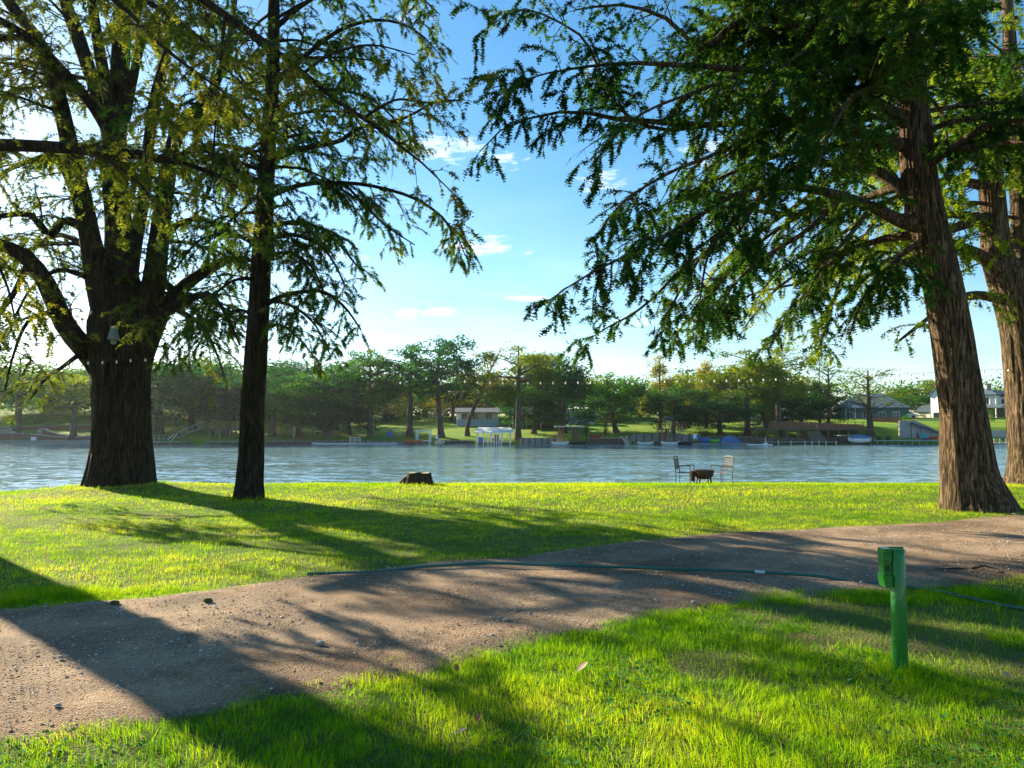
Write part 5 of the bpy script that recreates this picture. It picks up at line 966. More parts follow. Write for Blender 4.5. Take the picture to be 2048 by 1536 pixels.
T = place('dark_boat_shelter', 'dark posted boat shelter with a flat roof at the water', 'boat shelter', 1141, FARY - 2.0, z=Wz)
Y0 = FARY - 2; zt = FZ(854, Y0) - Wz; MB().box(W(-31, Y0), W(28, Y0), -.3, 3.6, zt, zt + .16).build('roof', M_cream, T); piles(T, [W(u, Y0) for u in (-22, -14, 8, 15)], [0, 3.2], -.8, zt - .002, .12, M_darkwood, 'post'); MB().box(W(-26, Y0), W(26, Y0), .2, 3, .3, .42).build('deck', M_darkwood, T)
kayak('pale boat berthed under the dark boat shelter', 1120, FARY - 2.9, Wz - .1, M_metal, 2.8, 1.2, .45, cat='boat', name='small_boat')
kayak('dark boat berthed at the open end of the boat shelter', 1155, FARY - 2.9, Wz - .1, M_black, 2.8, 1.2, .45, cat='boat', name='small_boat')
kayak('red and white kayak resting on the dark timber bulkhead', 1191, FARY + .7, Wz + 1.0, M_red, 2.2, .7, .32)
T = place('pampas_clump', 'pale upright stalks at the waterline in front of the grey bulkhead', 'plant', 1253, FARY - .3, z=Wz); m = MB()
for k in range(14): m.bar((rng.normal(0, .25), rng.normal(0, .1), -.5), (rng.normal(0, .5), rng.normal(0, .2), rng.uniform(.7, 1.5)), .06)
m.build('stalks', M_cream, T)['kind'] = 'stuff'
kayak('low white skiff floating left of the two-level dock', 1290, FARY - 2.4, Wz - .08, M_white, 2.6, 1.0, .42, cat='boat', name='skiff')
# two-level dock
T = place('two_level_dock', 'brown two-level dock with a railed upper deck and canopy', 'dock', 1347, FARY - 3.4, z=Wz); Y0 = FARY - 3.4; z1 = FZ(857, Y0) - Wz
MB().box(W(-24, Y0), W(26, Y0), 0, 4.2, z1 - .2, z1).build('upper_deck', M_darkwood, T); railing(T, W(-24, Y0), W(25, Y0), .1, z1, .95, 7, M_redwood, 3); piles(T, [W(k, Y0) for k in (-22, -12, -4, 14, 20)], [.2, 4.0], -.9, z1 - .202, .09, M_grey, 'post')
MB().box(W(-30, Y0), W(26, Y0), .1, 4.2, .15, .3).build('lower_deck', M_redwood, T); railing(T, W(-22, Y0), W(-6, Y0), .0, z1 - 1.4, .9, 3, M_redwood, 2, 'lower_post', 'lower_rail')
zc = z1 + 1.25; m = MB(); m.lathe([(1.15, zc), (.8, zc + .42), (.02, zc + .62)], (W(-6, Y0), 1.8, 0), 14); m.build('canopy', M_black, T); MB().cyl((W(-6, Y0), 1.8, z1), (W(-6, Y0), 1.8, zc + .5), .04, .04, 6).build('canopy_pole', M_metal, T)
MB().bar((W(-20, Y0), 1.0, .3), (W(-10, Y0), 1.0, z1 - .2), .7, .12).build('stair', M_redwood, T)
kayak('white pontoon boat berthed under the two-level dock', 1340, FARY - 4.6, Wz - .1, M_white, 3.0, 1.3, .5, cat='boat', name='small_boat')
kayak('dark fishing boat berthed at the right of the two-level dock', 1366, FARY - 4.6, Wz - .1, M_black, 2.8, 1.3, .5, cat='boat', name='small_boat')
T = place('white_dock_chair', 'white chair on the bank right of the two-level dock', 'chair', 1390, FARY + .2, z=Wz + .5)
MB().box(-.3, .3, -.2, .3, .4, .46).build('seat', M_white, T); MB().bar((0, .28, .45), (0, .5, 1.1), .6, .05).build('backrest', M_white, T)
for sx in (-.27, .27):
    for yy in (-.17, .27): MB().box(sx - .03, sx + .03, yy - .03, yy + .03, 0, .398).build('leg', M_white, T)
T = place('floating_dock', 'low grey floating dock below the blue and lime kayaks', 'dock', 1430, FARY - 2.0, z=Wz); MB().box(W(-52, 120), W(75, 120), 0, 1.8, -.2, .22).build('deck', M_grey, T); piles(T, [W(-50, 120), W(10, 120), W(72, 120)], [-.1], -1, .9, .08)
kayak('blue kayak on the low floating dock', 1409, FARY - 1.2, Wz + .24, M_kblue, 1.7, .9, .75)
kayak('bright lime green kayak on the low floating dock', 1427, FARY - 1.2, Wz + .24, M_lime, 1.8, .9, .5)
T = place('tarp_shelter', 'blue tarp draped like a low tent over gear by the water', 'tarp', 1461, FARY - 1.4, z=Wz + .22)
gz = lambda X, Y: 1.15 - 1.1 * (np.abs(X + .2) / 1.9) ** 1.6 - .10 * Y + .12 * fbm(X * 2 + 9, Y * 2, 3); V, F = grid(np.linspace(-1.9, 1.7, 15), np.linspace(0, 1.5, 8), gz); mesh('tarp', V, F, M_tarp, T, smooth=True)
V, F = grid(np.linspace(-1.85, 1.65, 15), np.linspace(0, 1, 5), lambda X, Y: X * 0); V = np.array([(x, -.003, (gz(np.array(x), np.array(0.)) + .0) * y) for x, y, _ in V]); mesh('tarp_front', V, F, M_tarp, T, smooth=True)
T = place('paddle_board', 'long white paddle board floating before the elevated deck', 'paddle board', 1518, FARY - 5, z=Wz); MB().prism([(-2, 0), (-1.5, -.35), (1.5, -.35), (2, 0), (1.5, .35), (-1.5, .35)], .0, .12).build('board', M_white, T); MB().cyl((.9, 0, .12), (.9, 0, 1.3), .04, .03, 6).build('upright', M_white, T); MB().box(.6, 1.2, -.2, .2, .121, .3).build('seat', M_white, T)
# long elevated deck
T = place('elevated_deck', 'long brown elevated deck with a dark railing on tall posts', 'deck', 1625, FARY + .2, z=Wz); Y0 = FARY + .2; z1 = FZ(857, Y0) - Wz
MB().box(W(-115, Y0), W(118, Y0), 0, 6, z1 - .25, z1).build('deck', M_darkwood, T); railing(T, W(-114, Y0), W(116, Y0), .1, z1, 1.05, 16, M_darkwood, 3)
for k in range(12): x = W(-112 + k * 20.5, Y0); MB().box(x - .11, x + .11, .1, .32, -.8, z1 - .252).build('support', M_darkwood, T)
MB().prism([(W(-75, Y0), z1 + .01), (W(118, Y0), z1 + .01), (W(118, Y0), z1 + .55), (W(-20, Y0), z1 + 1.15), (W(-75, Y0), z1 + .9)], 3.2, 3.5, 'y').build('plank_wall', M_redwood, T)
T = place('lattice_stair', 'steep pale slatted stair propped under the elevated deck', 'stair', 1627, FARY - .2, z=Wz + .5)
for k in range(7): MB().bar((-1.2 + k * .33, 0, 1.6), (-.1 + k * .33, -.02, -.1 + .0), .08).build('slat', M_grey, T)
T = place('long_low_dock', 'low dark dock with white piles under the elevated deck', 'dock', 1590, FARY - 2.6, z=Wz); Y0 = FARY - 2.6; MB().box(W(-62, Y0), W(85, Y0), 0, 2, .35, .48).build('deck', M_grey, T); piles(T, [W(k, Y0) for k in (-60, -35, -10, 18, 32, 46, 60, 80)], [-.05], -.9, .6, .09, M_cream)
T = place('pontoon_boat', 'blue and white covered motor boat on a lift beside the bare cypress', 'boat', 1718, FARY - 3, z=Wz + .25); hull(T, 3.8, 1.7, .7, M_white); MB().prism([(-1.6, .7), (1.6, .7), (1.1, 1.15), (-.6, 1.35), (-1.5, 1.1)], -.65, .65, 'y').build('cover', M_tarp, T); MB().box(1.7, 2.1, -.2, .2, .2, 1.0).build('outboard_motor', M_black, T)
T = place('lift_canopy', 'dark boat lift canopy on posts above the covered motor boat', 'canopy', 1693, FARY - 3, z=Wz); zt = FZ(868, 119) - Wz; MB().box(-1.1, 1.2, -.2, 2.4, zt - .3, zt - .18).build('canopy_top', M_grey, T); piles(T, [-1, 1.1], [0, 2.2], -.9, zt - .302, .06, M_darkwood, 'post')
# outbuildings
T = place('cream_outbuilding', 'sunlit cream outbuilding seen under the first golden cypress', 'outbuilding', 1492, 158); gable_house(T, 4.2, 3.4, 2.0, .9, M_cream, M_greyroof, axis='x'); windows(T, [(-1.0, .7), (1.0, .7)], -1.7, .7, .8)
T = place('blue_shed', 'small blue gabled shed behind the elevated deck', 'shed', 1573, 156); gable_house(T, 3.4, 2.8, 1.1, 1.0, M_blue, M_white, axis='y'); MB().box(-.5, .5, -1.46, -1.404, -.3, .9).build('door', M_white, T)
T = place('white_outbuilding', 'tall white outbuilding right of the small blue shed', 'outbuilding', 1617, 154); gable_house(T, 2.1, 3, 2.1, .45, M_white, M_greyroof, axis='y'); MB().box(.35, .75, -1.56, -1.504, 0, 1.6).build('door', M_door, T)
T = place('carport', 'low pale carport behind the thin-leaved cypress', 'carport', 1682, 160); MB().box(-2.9, 2.9, -2, 2, 1.9, 2.15).build('roof', M_cream, T); piles(T, [-2.7, -.9, .9, 2.7], [-1.8, 1.8], -.5, 1.898, .08, M_white, 'post')
T = place('parked_car', 'white car under the low pale carport', 'car', 1690, 159.5)
def car(T, m, L=4.3):
    MB().prism([(-L / 2, .3), (L / 2, .3), (L / 2, .75), (L * .36, .9), (L * .16, 1.38), (-L * .30, 1.42), (-L * .44, .95), (-L / 2, .85)], -.85, .85, 'y').build('body', m, T)
    MB().prism([(-L * .27, .98), (L * .28, .98), (L * .13, 1.32), (-L * .25, 1.35)], -.863, -.852, 'y').build('side_window', M_glass, T)
    for x in (-L * .31, L * .31):
        for y in (-.88, .68): w = MB().cyl((x, y, .32), (x, y + .2, .32), .32, .32, 16).build('wheel', M_black, T)
    MB().box(L / 2 - .02, L / 2 + .03, -.75, -.45, .6, .75).build('headlight', M_metal, T)
car(T, M_white)
T = place('hipped_house', 'big house with a wide teal hipped roof behind the bare cypress', 'house', 1742, 156); Y0 = 156; w = W(136, Y0); zb = FZ(817, Y0) - float(HF(FX(1742, Y0), Y0)); MB().box(-w / 2 + .5, w / 2 - .5, 0, 9, -1, zb).build('wall', mat('teal_siding', (.07, .13, .13), .7, .3), T); hip_roof(T, -w / 2 + .2, w / 2 - .2, 0, 9, zb + .185, 3.0, M_slate, 5.0)
windows(T, [(-4, zb - 2), (-1, zb - 2), (2, zb - 2), (4.6, zb - 2)], 0, 1.1, 1.2)
T = place('board_fence', 'low brown board fence on the lawn below the hipped house', 'fence', 1772, 142); Y0 = 142; 
for k in range(26): x = W(-30 + k * 2.3, Y0); MB().box(x - .10, x + .10, -.02, .02, -.2, .95).build('board', M_redwood, T)
for z in (.2, .75): MB().box(W(-31, Y0), W(28, Y0), .022, .07, z, z + .1).build('rail', M_darkwood, T)
# right: concrete walls, big white house
wall_piece('sloping grey concrete wall descending to the right-hand dock', [1798, 1830, 1852, 1900], [843, 843, 852, 878], 124.6, .5, M_conc2)
wall_piece('grey concrete retaining wall between the two big trunks', [1965, 2012, 2060], [862, 862, 864], 125.2, .5, M_conc2)
wall_piece('long pale garden wall edge below the white house', [1820, 1900, 1990, 2060], [841, 841, 843, 843], 146, .4, M_conc2)
T = place('handrail', 'dark handrail following the sloping concrete wall', 'railing', 1858, 124.2); z0 = float(HF(FX(1858, 124.2), 124.2)); a = (W(-38, 130), -.2, FZ(846, 124) - z0); b = (W(40, 130), -.2, FZ(874, 124) - z0)
MB().bar(a, b, .08, .35).build('rail', M_black, T); [MB().bar((a[0] + (b[0] - a[0]) * f, -.2, -1), (a[0] + (b[0] - a[0]) * f, -.2, a[2] + (b[2] - a[2]) * f), .08).build('post', M_black, T) for f in (0.02, .25, .5, .75, .98)]
T = place('long_white_dock', 'long pale dock on piles running to the leaning cypress', 'dock', 1815, FARY - 2.4, z=Wz); Y0 = FARY - 2.4; MB().box(W(-78, Y0), W(78, Y0), 0, 2.6, .55, .7).build('deck', M_conc2, T); piles(T, [W(k, Y0) for k in range(-76, 80, 14)], [.05], -.9, .548, .09, M_grey)
kayak('red canoe lying on the long pale dock', 1853, FARY - 1.2, Wz + .71, M_red, 3.4, .7, .45)
for k, (u, lab) in enumerate(((1844, 'teal deck chair on the long pale dock, the one nearer the cone-shaped bush'), (1853, 'teal deck chair on the long pale dock, the one nearer the leaning cypress'))):
    T = place('deck_chair', lab, 'chair', u, FARY - 2.1, z=Wz + .703, group='teal deck chairs'); MB().box(-.3, .3, -.05, .4, .32, .38).build('seat', M_teal, T); MB().bar((0, .36, .35), (0, .6, 1.0), .6, .05).build('backrest', M_teal, T)
    for sx in (-.27, .27):
        for yy in (0, .36): MB().box(sx - .03, sx + .03, yy - .03, yy + .03, 0, .318).build('leg', M_teal, T)
T = place('closed_umbrella', 'closed grey patio umbrella on the long pale dock', 'umbrella', 1834, FARY - .9, z=Wz + .703); MB().cyl((0, 0, 0), (0, 0, .5), .05, .05, 8).build('pole', M_metal, T); MB().lathe([(.32, .42), (.25, .9), (.05, 1.7), (.01, 1.75)], n=12).build('canopy', M_greyroof, T)
T = place('picnic_table', 'dark picnic table on the dock left of the red canoe', 'table', 1765, FARY - 1.6, z=Wz + .703); MB().box(-1, 1, -.35, .35, .7, .76).build('tabletop', M_darkwood, T)
for s in (-1, 1): MB().box(-1, 1, s * .65 - .13, s * .65 + .13, .4, .45).build('bench', M_darkwood, T); MB().box(s * .7 - .05, s * .7 + .05, -.7, .7, 0, .398).build('leg', M_darkwood, T); MB().box(s * .7 - .05, s * .7 + .05, -.1, .1, .401, .698).build('leg', M_darkwood, T)
T = place('railed_dock', 'pale railed dock between the two big right-hand trunks', 'dock', 2010, FARY - 1.5, z=Wz); MB().box(W(-38, 120), W(50, 120), 0, 2, .05, .22).build('deck', M_conc2, T); railing(T, W(-36, 120), W(48, 120), .05, .22, .8, 8, M_grey, 2); piles(T, [W(k, 120) for k in (-34, -5, 20, 45)], [.1], -.9, .048, .09, M_grey)
Y0 = 160; xg = FX(1885, Y0); zg = float(HF(xg, Y0)); g = lambda v: FZ(v, Y0) - zg
T = thing('white_gabled_house', 'white gabled house with a cream garage wing behind the leaning cypress', 'house', (xg, Y0, zg), R(-60)); w = W(92, Y0)
MB().prism([(W(-24, Y0), -2), (W(38, Y0), -2), (W(38, Y0), g(778)), (W(7, Y0), g(757)), (W(-24, Y0), g(790))], 0, 8, 'y').build('wall', M_white, T)
MB().prism([(W(-27, Y0), g(793)), (W(7, Y0), g(757) + .02), (W(7, Y0), g(755)), (W(-27, Y0), g(791))], -.4, 8.4, 'y').prism([(W(7, Y0), g(757) + .02), (W(41, Y0), g(780)), (W(41, Y0), g(778)), (W(7, Y0), g(755))], -.4, 8.4, 'y').build('roof', M_slate, T)
MB().box(W(-58, Y0), W(-25, Y0), .5, 7, -2, g(824)).build('garage_wall', M_cream, T)
MB().prism([(W(-60, Y0), g(823.6)), (W(-24.5, Y0), g(823.6)), (W(-24.5, Y0), g(808)), (W(-44, Y0), g(810))], .1, 7.3, 'y').build('garage_roof', M_slate, T)
MB().box(W(-34, Y0), W(-29, Y0), .44, .496, g(840), g(826)).build('garage_door', M_cream, T)
windows(T, [(W(-13, Y0), g(836)), (W(8, Y0), g(806))], 0, 1.1, 1.1, M_black); MB().box(W(-58, Y0), W(-26, Y0), -1.6, -1.55, g(832), g(830)).build('fence_rail', M_black, T)
for k in range(8): x = W(-58 + k * 4.4, Y0); MB().box(x - .03, x + .03, -1.548, -1.50, -.5, g(830) - .01).build('fence_post', M_black, T)
T = place('parked_suv', 'white car parked on the drive left of the cream garage wing', 'car', 1812, 156, 0); car(T, M_white)
Y0 = 165; xg = FX(1975, Y0); zg = float(HF(xg, Y0)); g = lambda v: FZ(v, Y0) - zg
T = thing('porch_villa', 'two-storey white house with blue-grey porch roofs and a dark chimney', 'house', (xg, Y0, zg), R(-60))
MB().box(W(-45, Y0), W(8, Y0), 1.5, 8, -2, g(790)).build('wall', M_white, T); hip_roof(T, W(-45, Y0), W(16, Y0), 0, 8, g(788), g(776) - g(788), M_slate, 4)
MB().box(W(-12, Y0), W(-7, Y0), 2.5, 3.2, g(780), g(766)).build('chimney', M_black, T)
piles(T, [W(15, Y0), W(3, Y0)], [.3], g(812), g(790.5), .12, M_white, 'porch_post'); MB().box(W(-45, Y0), W(18, Y0), -.2, 1.49, g(812) - .2, g(812)).build('balcony', M_white, T); windows(T, [(W(-8, Y0), g(808)), (W(-18, Y0), g(808))], 1.5, .9, 1.4, M_white)
MB().add([(W(-45, Y0), -2.4, g(815)), (W(36, Y0), -2.4, g(815)), (W(32, Y0), .8, g(808)), (W(-41, Y0), .8, g(808)), (W(-45, Y0), -2.4, g(816)), (W(36, Y0), -2.4, g(816)), (W(32, Y0), .8, g(809)), (W(-41, Y0), .8, g(809))], [(0, 1, 2, 3), (7, 6, 5, 4), (4, 5, 1, 0), (5, 6, 2, 1), (6, 7, 3, 2), (7, 4, 0, 3)]).build('lower_roof', M_slate, T)
piles(T, [W(-20, Y0), W(2, Y0), W(26, Y0)], [-2.2], -1.5, g(816.5), .12, M_white, 'lower_post'); MB().box(W(-45, Y0), W(25, Y0), 1.0, 1.45, -1.5, g(816)).build('back_wall', M_darkwood, T)
Y0 = 166; xg = FX(2028, Y0); zg = float(HF(xg, Y0)); g = lambda v: FZ(v, Y0) - zg
T = thing('white_cottage', 'white gabled wing at the frame edge behind the second trunk', 'house', (xg, Y0, zg), R(-60)); MB().prism([(W(-22, Y0), -2), (W(40, Y0), -2), (W(40, Y0), g(806)), (W(0, Y0), g(786)), (W(-22, Y0), g(800))], -2, 6, 'y').build('wall', M_white, T)
MB().prism([(W(-25, Y0), g(801)), (W(0, Y0), g(785.8)), (W(0, Y0), g(783.5)), (W(-25, Y0), g(799))], -2.4, 6.4, 'y').prism([(W(0, Y0), g(785.8)), (W(42, Y0), g(808)), (W(42, Y0), g(805.5)), (W(0, Y0), g(783.5))], -2.4, 6.4, 'y').build('roof', M_slate, T); windows(T, [(W(-14, Y0), g(833)), (W(-14, Y0), g(812))], -2, .9, 1.4, M_black)
# power lines
T = thing('power_line', 'pair of thin power lines crossing above the far trees', 'power line', (FX(1400, 175), 175, float(HF(FX(1400, 175), 175))))
z0 = float(HF(FX(1400, 175), 175)); pw = lambda pts, Y=175: [(FX(u, Y) - FX(1400, 175), 0, FZ(v, Y) - z0) for u, v in pts]
MB().tube(pw([(1180, 756), (1260, 751), (1350, 744), (1450, 732), (1530, 724), (1640, 708)]), .045, 4).build('wire', M_black, T); MB().tube(pw([(1380, 742), (1440, 733), (1480, 728), (1640, 700)]), .04, 4).build('wire', M_black, T)
for u in (1180, 1640): MB().cyl((FX(u, 175) - FX(1400, 175), 0, -2), (FX(u, 175) - FX(1400, 175), 0, FZ(756 if u == 1180 else 698, 175) - z0 + .2), .14, .1, 8).build('pole', M_darkwood, T)

# ------------------------------------------------------------------ near things
# lantern on the giant's trunk
P0 = at(227, 684, 18.35); T = thing('lantern', 'grey bell-shaped lantern hung on the front of the giant trunk', 'lantern', P0)
MB().lathe([(.02, .40), (.07, .39), (.075, .30), (.09, .28), (.13, .10), (.14, .09), (.14, .055), (.12, .05)], n=20).build('shade', mat('galvanised_shade', (.16, .19, .18), .5, .5), T)
MB().lathe([(.001, -.06), (.05, -.05), (.07, 0), (.065, .055), (.001, .056)], n=16).build('globe', mat('frosted_globe', (.18, .23, .2), .3, .5), T)
MB().bar((0, 0, .36), (0, .45, .40), .035).build('bracket', M_black, T)
# string lights from the giant to the far right tree
T = thing('string_lights', 'string of small white bulbs sagging from the giant cypress to the right-hand trees', 'string lights', at(240, 730, 18.4))
o_ = at(240, 730, 18.4); knots = [(60, 728, 17.8), (150, 724, 18.2), (240, 720.5, 18.25), (300, 717, 18.3), (500, 725, 18.9), (750, 741, 19.6), (870, 756, 20), (1000, 763.5, 20.3), (1140, 763, 20.5), (1400, 760, 20.7), (1700, 752, 20.8), (2020, 738, 20.9)]
Q, _ = resample([at(*k) for k in knots], np.ones(len(knots)), 120); MB().tube(Q - o_, .004, 4).build('cord', M_black, T)
M_bulb = mat('milky_bulb', (.85, .85, .80), .25, .6); bm = MB().lathe([(.001, -.030), (.017, -.023), (.024, -.004), (.017, .016), (.012, .03), (.012, .045)], n=10)
b0 = None; dl = np.concatenate([[0], np.cumsum(np.linalg.norm(np.diff(Q, axis=0), axis=1))])
for s_ in np.arange(.2, dl[-1], .345):
    p = np.array([np.interp(s_, dl, Q[:, k]) for k in range(3)]) - o_ - np.array([0, 0, .045])
    if b0 is None: b = b0 = bm.build('bulb', M_bulb, T, smooth=True)
    else: b = b0.copy(); C.objects.link(b); b.parent = T
    b.location = [float(x) for x in p]
# stump
Ys = 20.6; p = at(838, 968, Ys); p[2] = H(p[0], p[1]); T = thing('tree_stump', 'wide sawn tree stump at the top of the bank', 'stump', p); M_stump = bark('stump_bark', (.06, .045, .035), (.13, .10, .075))
q = np.array([[0, 0, z] for z in (-.15, -.02, .08, .17, .26, .34)]); trunk_mesh('stump_wall', q, np.array([.44, .385, .345, .32, .30, .295]), T, np.zeros(3), M_stump, flare=.25, lobes=7, sides=48, rough=.16, seed=5)
m = MB(); an = np.arange(40) * 2 * pi / 40; m.add(np.vstack([np.stack([np.cos(an) * .285, np.sin(an) * .285, an * 0 + .342 + .02 * np.sin(an * 3)], 1), [[0, 0, .335]]]), [], np.stack([np.arange(40), (np.arange(40) + 1) % 40, np.full(40, 40)], 1)); m.build('cut_face', mat('weathered_end_grain', (.42, .36, .28), .9, .2, noise=(14, (.25, .2, .15), 5)), T)
q = np.array([[-.34, .05, z] for z in (-.1, 0, .1, .18, .25)]); q[:, 0] += np.linspace(-.12, .05, 5); trunk_mesh('broken_spur', q, np.array([.2, .16, .12, .09, .03]), T, np.zeros(3), mat('pale_split_wood', (.20, .14, .09), .9, .2, noise=(20, (.08, .05, .035), 5)), flare=.2, sides=16, rough=.3, seed=8)
# patio chairs and fire pit
def patio_chair(label, u, v, Y, rz, lean, m):
    p = at(u, v, Y); p[2] = H(p[0], p[1]); t = thing('patio_chair', label, 'chair', p, R(rz), 'metal patio chairs at the fire pit')
    t.scale = (.93, .93, .93); w, d, hs, hb = .25, .24, .40, .92
    for s in (-1, 1):
        MB().tube([(s * w, -d, -.03), (s * w, -d, .62)], .014, 6).build('leg', m, t); MB().tube([(s * (w - .01), d, -.03), (s * (w - .01), d, hs), (s * (w - .03), d + lean, hb)], .015, 6).build('leg', m, t)
        MB().tube([(s * w, -d - .02, .62), (s * w, -d + .12, .635), (s * w, d - .1, .60), (s * (w - .01), d + lean * .4, .60)], .016, 6).build('armrest', m, t)
    f = MB(); 
    for k in range(7): x = -w + .04 + k * (2 * w - .08) / 6; f.tube([(x, -d, hs + .01), (x, 0, hs - .01), (x, d, hs)], .006, 4)
    for k in range(7): y = -d + k * 2 * d / 6; f.tube([(-w, y, hs), (w, y, hs)], .006, 4)
    f.build('seat', m, t)['kind'] = 'stuff'
    f = MB(); at_ = lambda s, z: (s * (w - .01 - .02 * (z - hs) / (hb - hs)), d + lean * (z - hs) / (hb - hs), z)
    for k in range(6):
        z = hs + .10 + k * .082; f.tube([at_(-1, z), at_(1, z)], .010, 5)
    for k in range(1, 6): s = -1 + k / 3; f.tube([at_(s, hs + .10), at_(s, hb - .06)], .010, 5)
    f.tube([at_(-1, hb - .03), (-.1, d + lean, hb + .015), (.1, d + lean, hb + .015), at_(1, hb - .03)], .014, 6); f.build('backrest', m, t)['kind'] = 'stuff'
    return t
patio_chair('black metal lattice chair facing the fire pit, the one in its own shade', 1370, 970, 23.4, 62, .07, M_black)
patio_chair('metal lattice chair with a sunlit tan back on the other side of the fire pit', 1444, 971, 23.4, -66, .08, mat('tan_metal', (.20, .15, .11), .5, .5))
p = at(1408, 972, 23.2); p[2] = H(p[0], p[1]); T = thing('fire_pit', 'rusty round fire pit bowl on splayed legs between two chairs', 'fire pit', p)
MB().lathe([(.02, .16), (.18, .17), (.27, .24), (.30, .34), (.30, .42), (.33, .43), (.33, .44), (.285, .44), (.285, .35), (.25, .26), (.02, .19)], n=24).build('bowl', M_rust, T, smooth=False)
for k in range(4): a = pi / 4 + k * pi / 2; MB().bar((cos(a) * .20, sin(a) * .20, .24), (cos(a) * .28, sin(a) * .28, -.03), .035).build('leg', M_rust, T)
MB().lathe([(.001, .47), (.2, .46), (.284, .442)], n=20).build('grate', M_black, T); MB().tube([(-.34, 0, .40), (-.40, 0, .37), (-.40, 0, .33), (-.32, 0, .31)], .012, 6).build('handle', M_rust, T)
MB().prism([(-.42, .10), (-.30, .08), (-.29, .40), (-.40, .42)], -.10, .10, 'y').build('side_panel', M_rust, T)
# hose
hp = [(615, 1148), (650, 1147), (700, 1146), (800, 1143), (880, 1140), (940, 1136), (1000, 1135), (1080, 1138), (1150, 1140), (1240, 1143), (1320, 1146), (1400, 1148), (1500, 1152), (1560, 1156), (1640, 1161), (1720, 1166), (1800, 1172), (1870, 1182), (1940, 1197), (2010, 1212), (2090, 1224)]
def gnd(u, v, dz=0.0):
    lo, hi = 2.0, 40.0
    for _ in range(50):
        m_ = (lo + hi) / 2; q_ = at(u, v, m_)
        if q_[2] > H(q_[0], q_[1]) + dz: lo = m_
        else: hi = m_
    q_ = at(u, v, (lo + hi) / 2); return q_
hq = [gnd(u, v, .02) + np.array([0, 0, .012]) for u, v in hp]; Q, _ = resample(hq, np.ones(len(hq)), 110); Q[:, 2] = H(Q[:, 0], Q[:, 1]) + .022 + .045 * np.clip((path_top(Q[:, 0]) - Q[:, 1]) / .2, 0, 1) * np.clip((Q[:, 1] - path_bot(Q[:, 0])) / .2, 0, 1)
T = thing('garden_hose', 'dark green hose pipe lying across the dirt drive into the grass', 'hose', Q[55]); MB().tube(Q - Q[55], .0165, 10).build('hose', mat('green_hose', (.010, .09, .07), .35, .5), T, smooth=True)
c = gnd(1515, 1152, .02); k = int(np.argmin(np.linalg.norm(Q - c, axis=1))); dd = unit(Q[k + 1] - Q[k]); MB().cyl(Q[k] - Q[55] - dd * .05, Q[k] - Q[55] + dd * .05, .021, .021, 12).build('coupling', M_pipe, T)
# green service post
p = gnd(1801, 1345); p[2] = H(p[0], p[1]); T = thing('service_post', 'green painted utility post with outlet boxes in the foreground grass', 'post', p); M_gp = mat('glossy_green_paint', (.006, .13, .010), .38, .4, noise=(7, (.010, .17, .016), 6), bump=(30, .12), coat=.3)
hgt = float(at(1801, 1098, p[1])[2] - p[2]); MB().lathe([(.049, -.15), (.049, .05), (.0475, .3), (.0475, hgt - .004), (.045, hgt), (.001, hgt + .001)], n=32).build('post', M_gp, T, smooth=True)
w1 = 1 / FPX * p[1]
MB().box(-.048 - .034, .048 + .018, .050, .062, hgt - .085, hgt + .006).build('mounting_plate', M_gp, T)
MB().box(-.052 - .054, -.052, -.030, .045, hgt - .075, hgt + .006).build('upper_cover', M_gp, T)
MB().box(-.052 - .049, -.052, -.022, .045, hgt - .162, hgt - .077).build('outlet_box', M_gp, T)
MB().prism([(-.052 - .060, hgt - .164), (-.052, hgt - .164), (-.052, hgt - .242), (-.052 - .048, hgt - .242)], -.036, .045, 'y').build('lower_cover', M_gp, T)
MB().cyl((.03, .056, hgt - .2), (.03, .056, hgt - .086), .012, .012, 8).build('conduit', M_gp, T); MB().box(-.014, .014, -.052, -.046, hgt - .02, hgt - .006).build('screw_tab', M_gp, T)
M_scr = mat('dull_screw', (.10, .14, .09), .5, .5, .4)
for sx, sz in ((-.098, hgt - .012), (-.062, hgt - .012), (-.092, hgt - .232), (-.062, hgt - .232)): MB().cyl((sx, -.030 - .008, sz), (sx, -.028, sz), .004, .004, 10).build('screw', M_scr, T)
MB().box(-.094, -.062, -.0245, -.0222, hgt - .14, hgt - .10).build('outlet_face', mat('dark_outlet', (.01, .05, .012), .5, .3), T); MB().cyl((-.104, .045, hgt - .078), (-.056, .045, hgt - .078), .004, .004, 8).build('hinge', M_gp, T)
# fallen leaves, stones and clods that can be singled out
def leaf(label, u, v, L, m, rz, tilt=.35):
    p = gnd(u, v, .05); p[2] = H(p[0], p[1]) + .055; t = thing('fallen_leaf', label, 'leaf', p, R(rz)); n = 9; V = []
    for i in range(n):
        f = i / (n - 1); w_ = L * .33 * sin(pi * f ** .8) ** .8 + .0005; z = .25 * L * f * f + tilt * L * f
        for s in (-1, 0, 1): V.append(((f - .5) * L, s * w_, z + abs(s) * w_ * .5))
    i, j = np.meshgrid(np.arange(n - 1), np.arange(2), indexing='ij'); a = (i * 3 + j).ravel(); mesh('blade', np.array(V), np.stack([a, a + 1, a + 4, a + 3], 1), m, t, smooth=True)
    MB().tube([(-.5 * L, 0, 0), (-.8 * L, .02 * L, -.05 * L)], .0012, 5).build('stalk', m, t)
M_dry = mat('dry_leaf', (.42, .32, .22), .7, .3, trans=.3); M_dryo = mat('orange_dry_leaf', (.40, .16, .05), .7, .3, trans=.3)
leaf('pale curled dry leaf in the grass right of the drive edge', 1165, 1343, .085, M_dry, 30); leaf('small round tan leaf in the grass right of the green post', 2013, 1352, .05, M_dry, 80, .1)
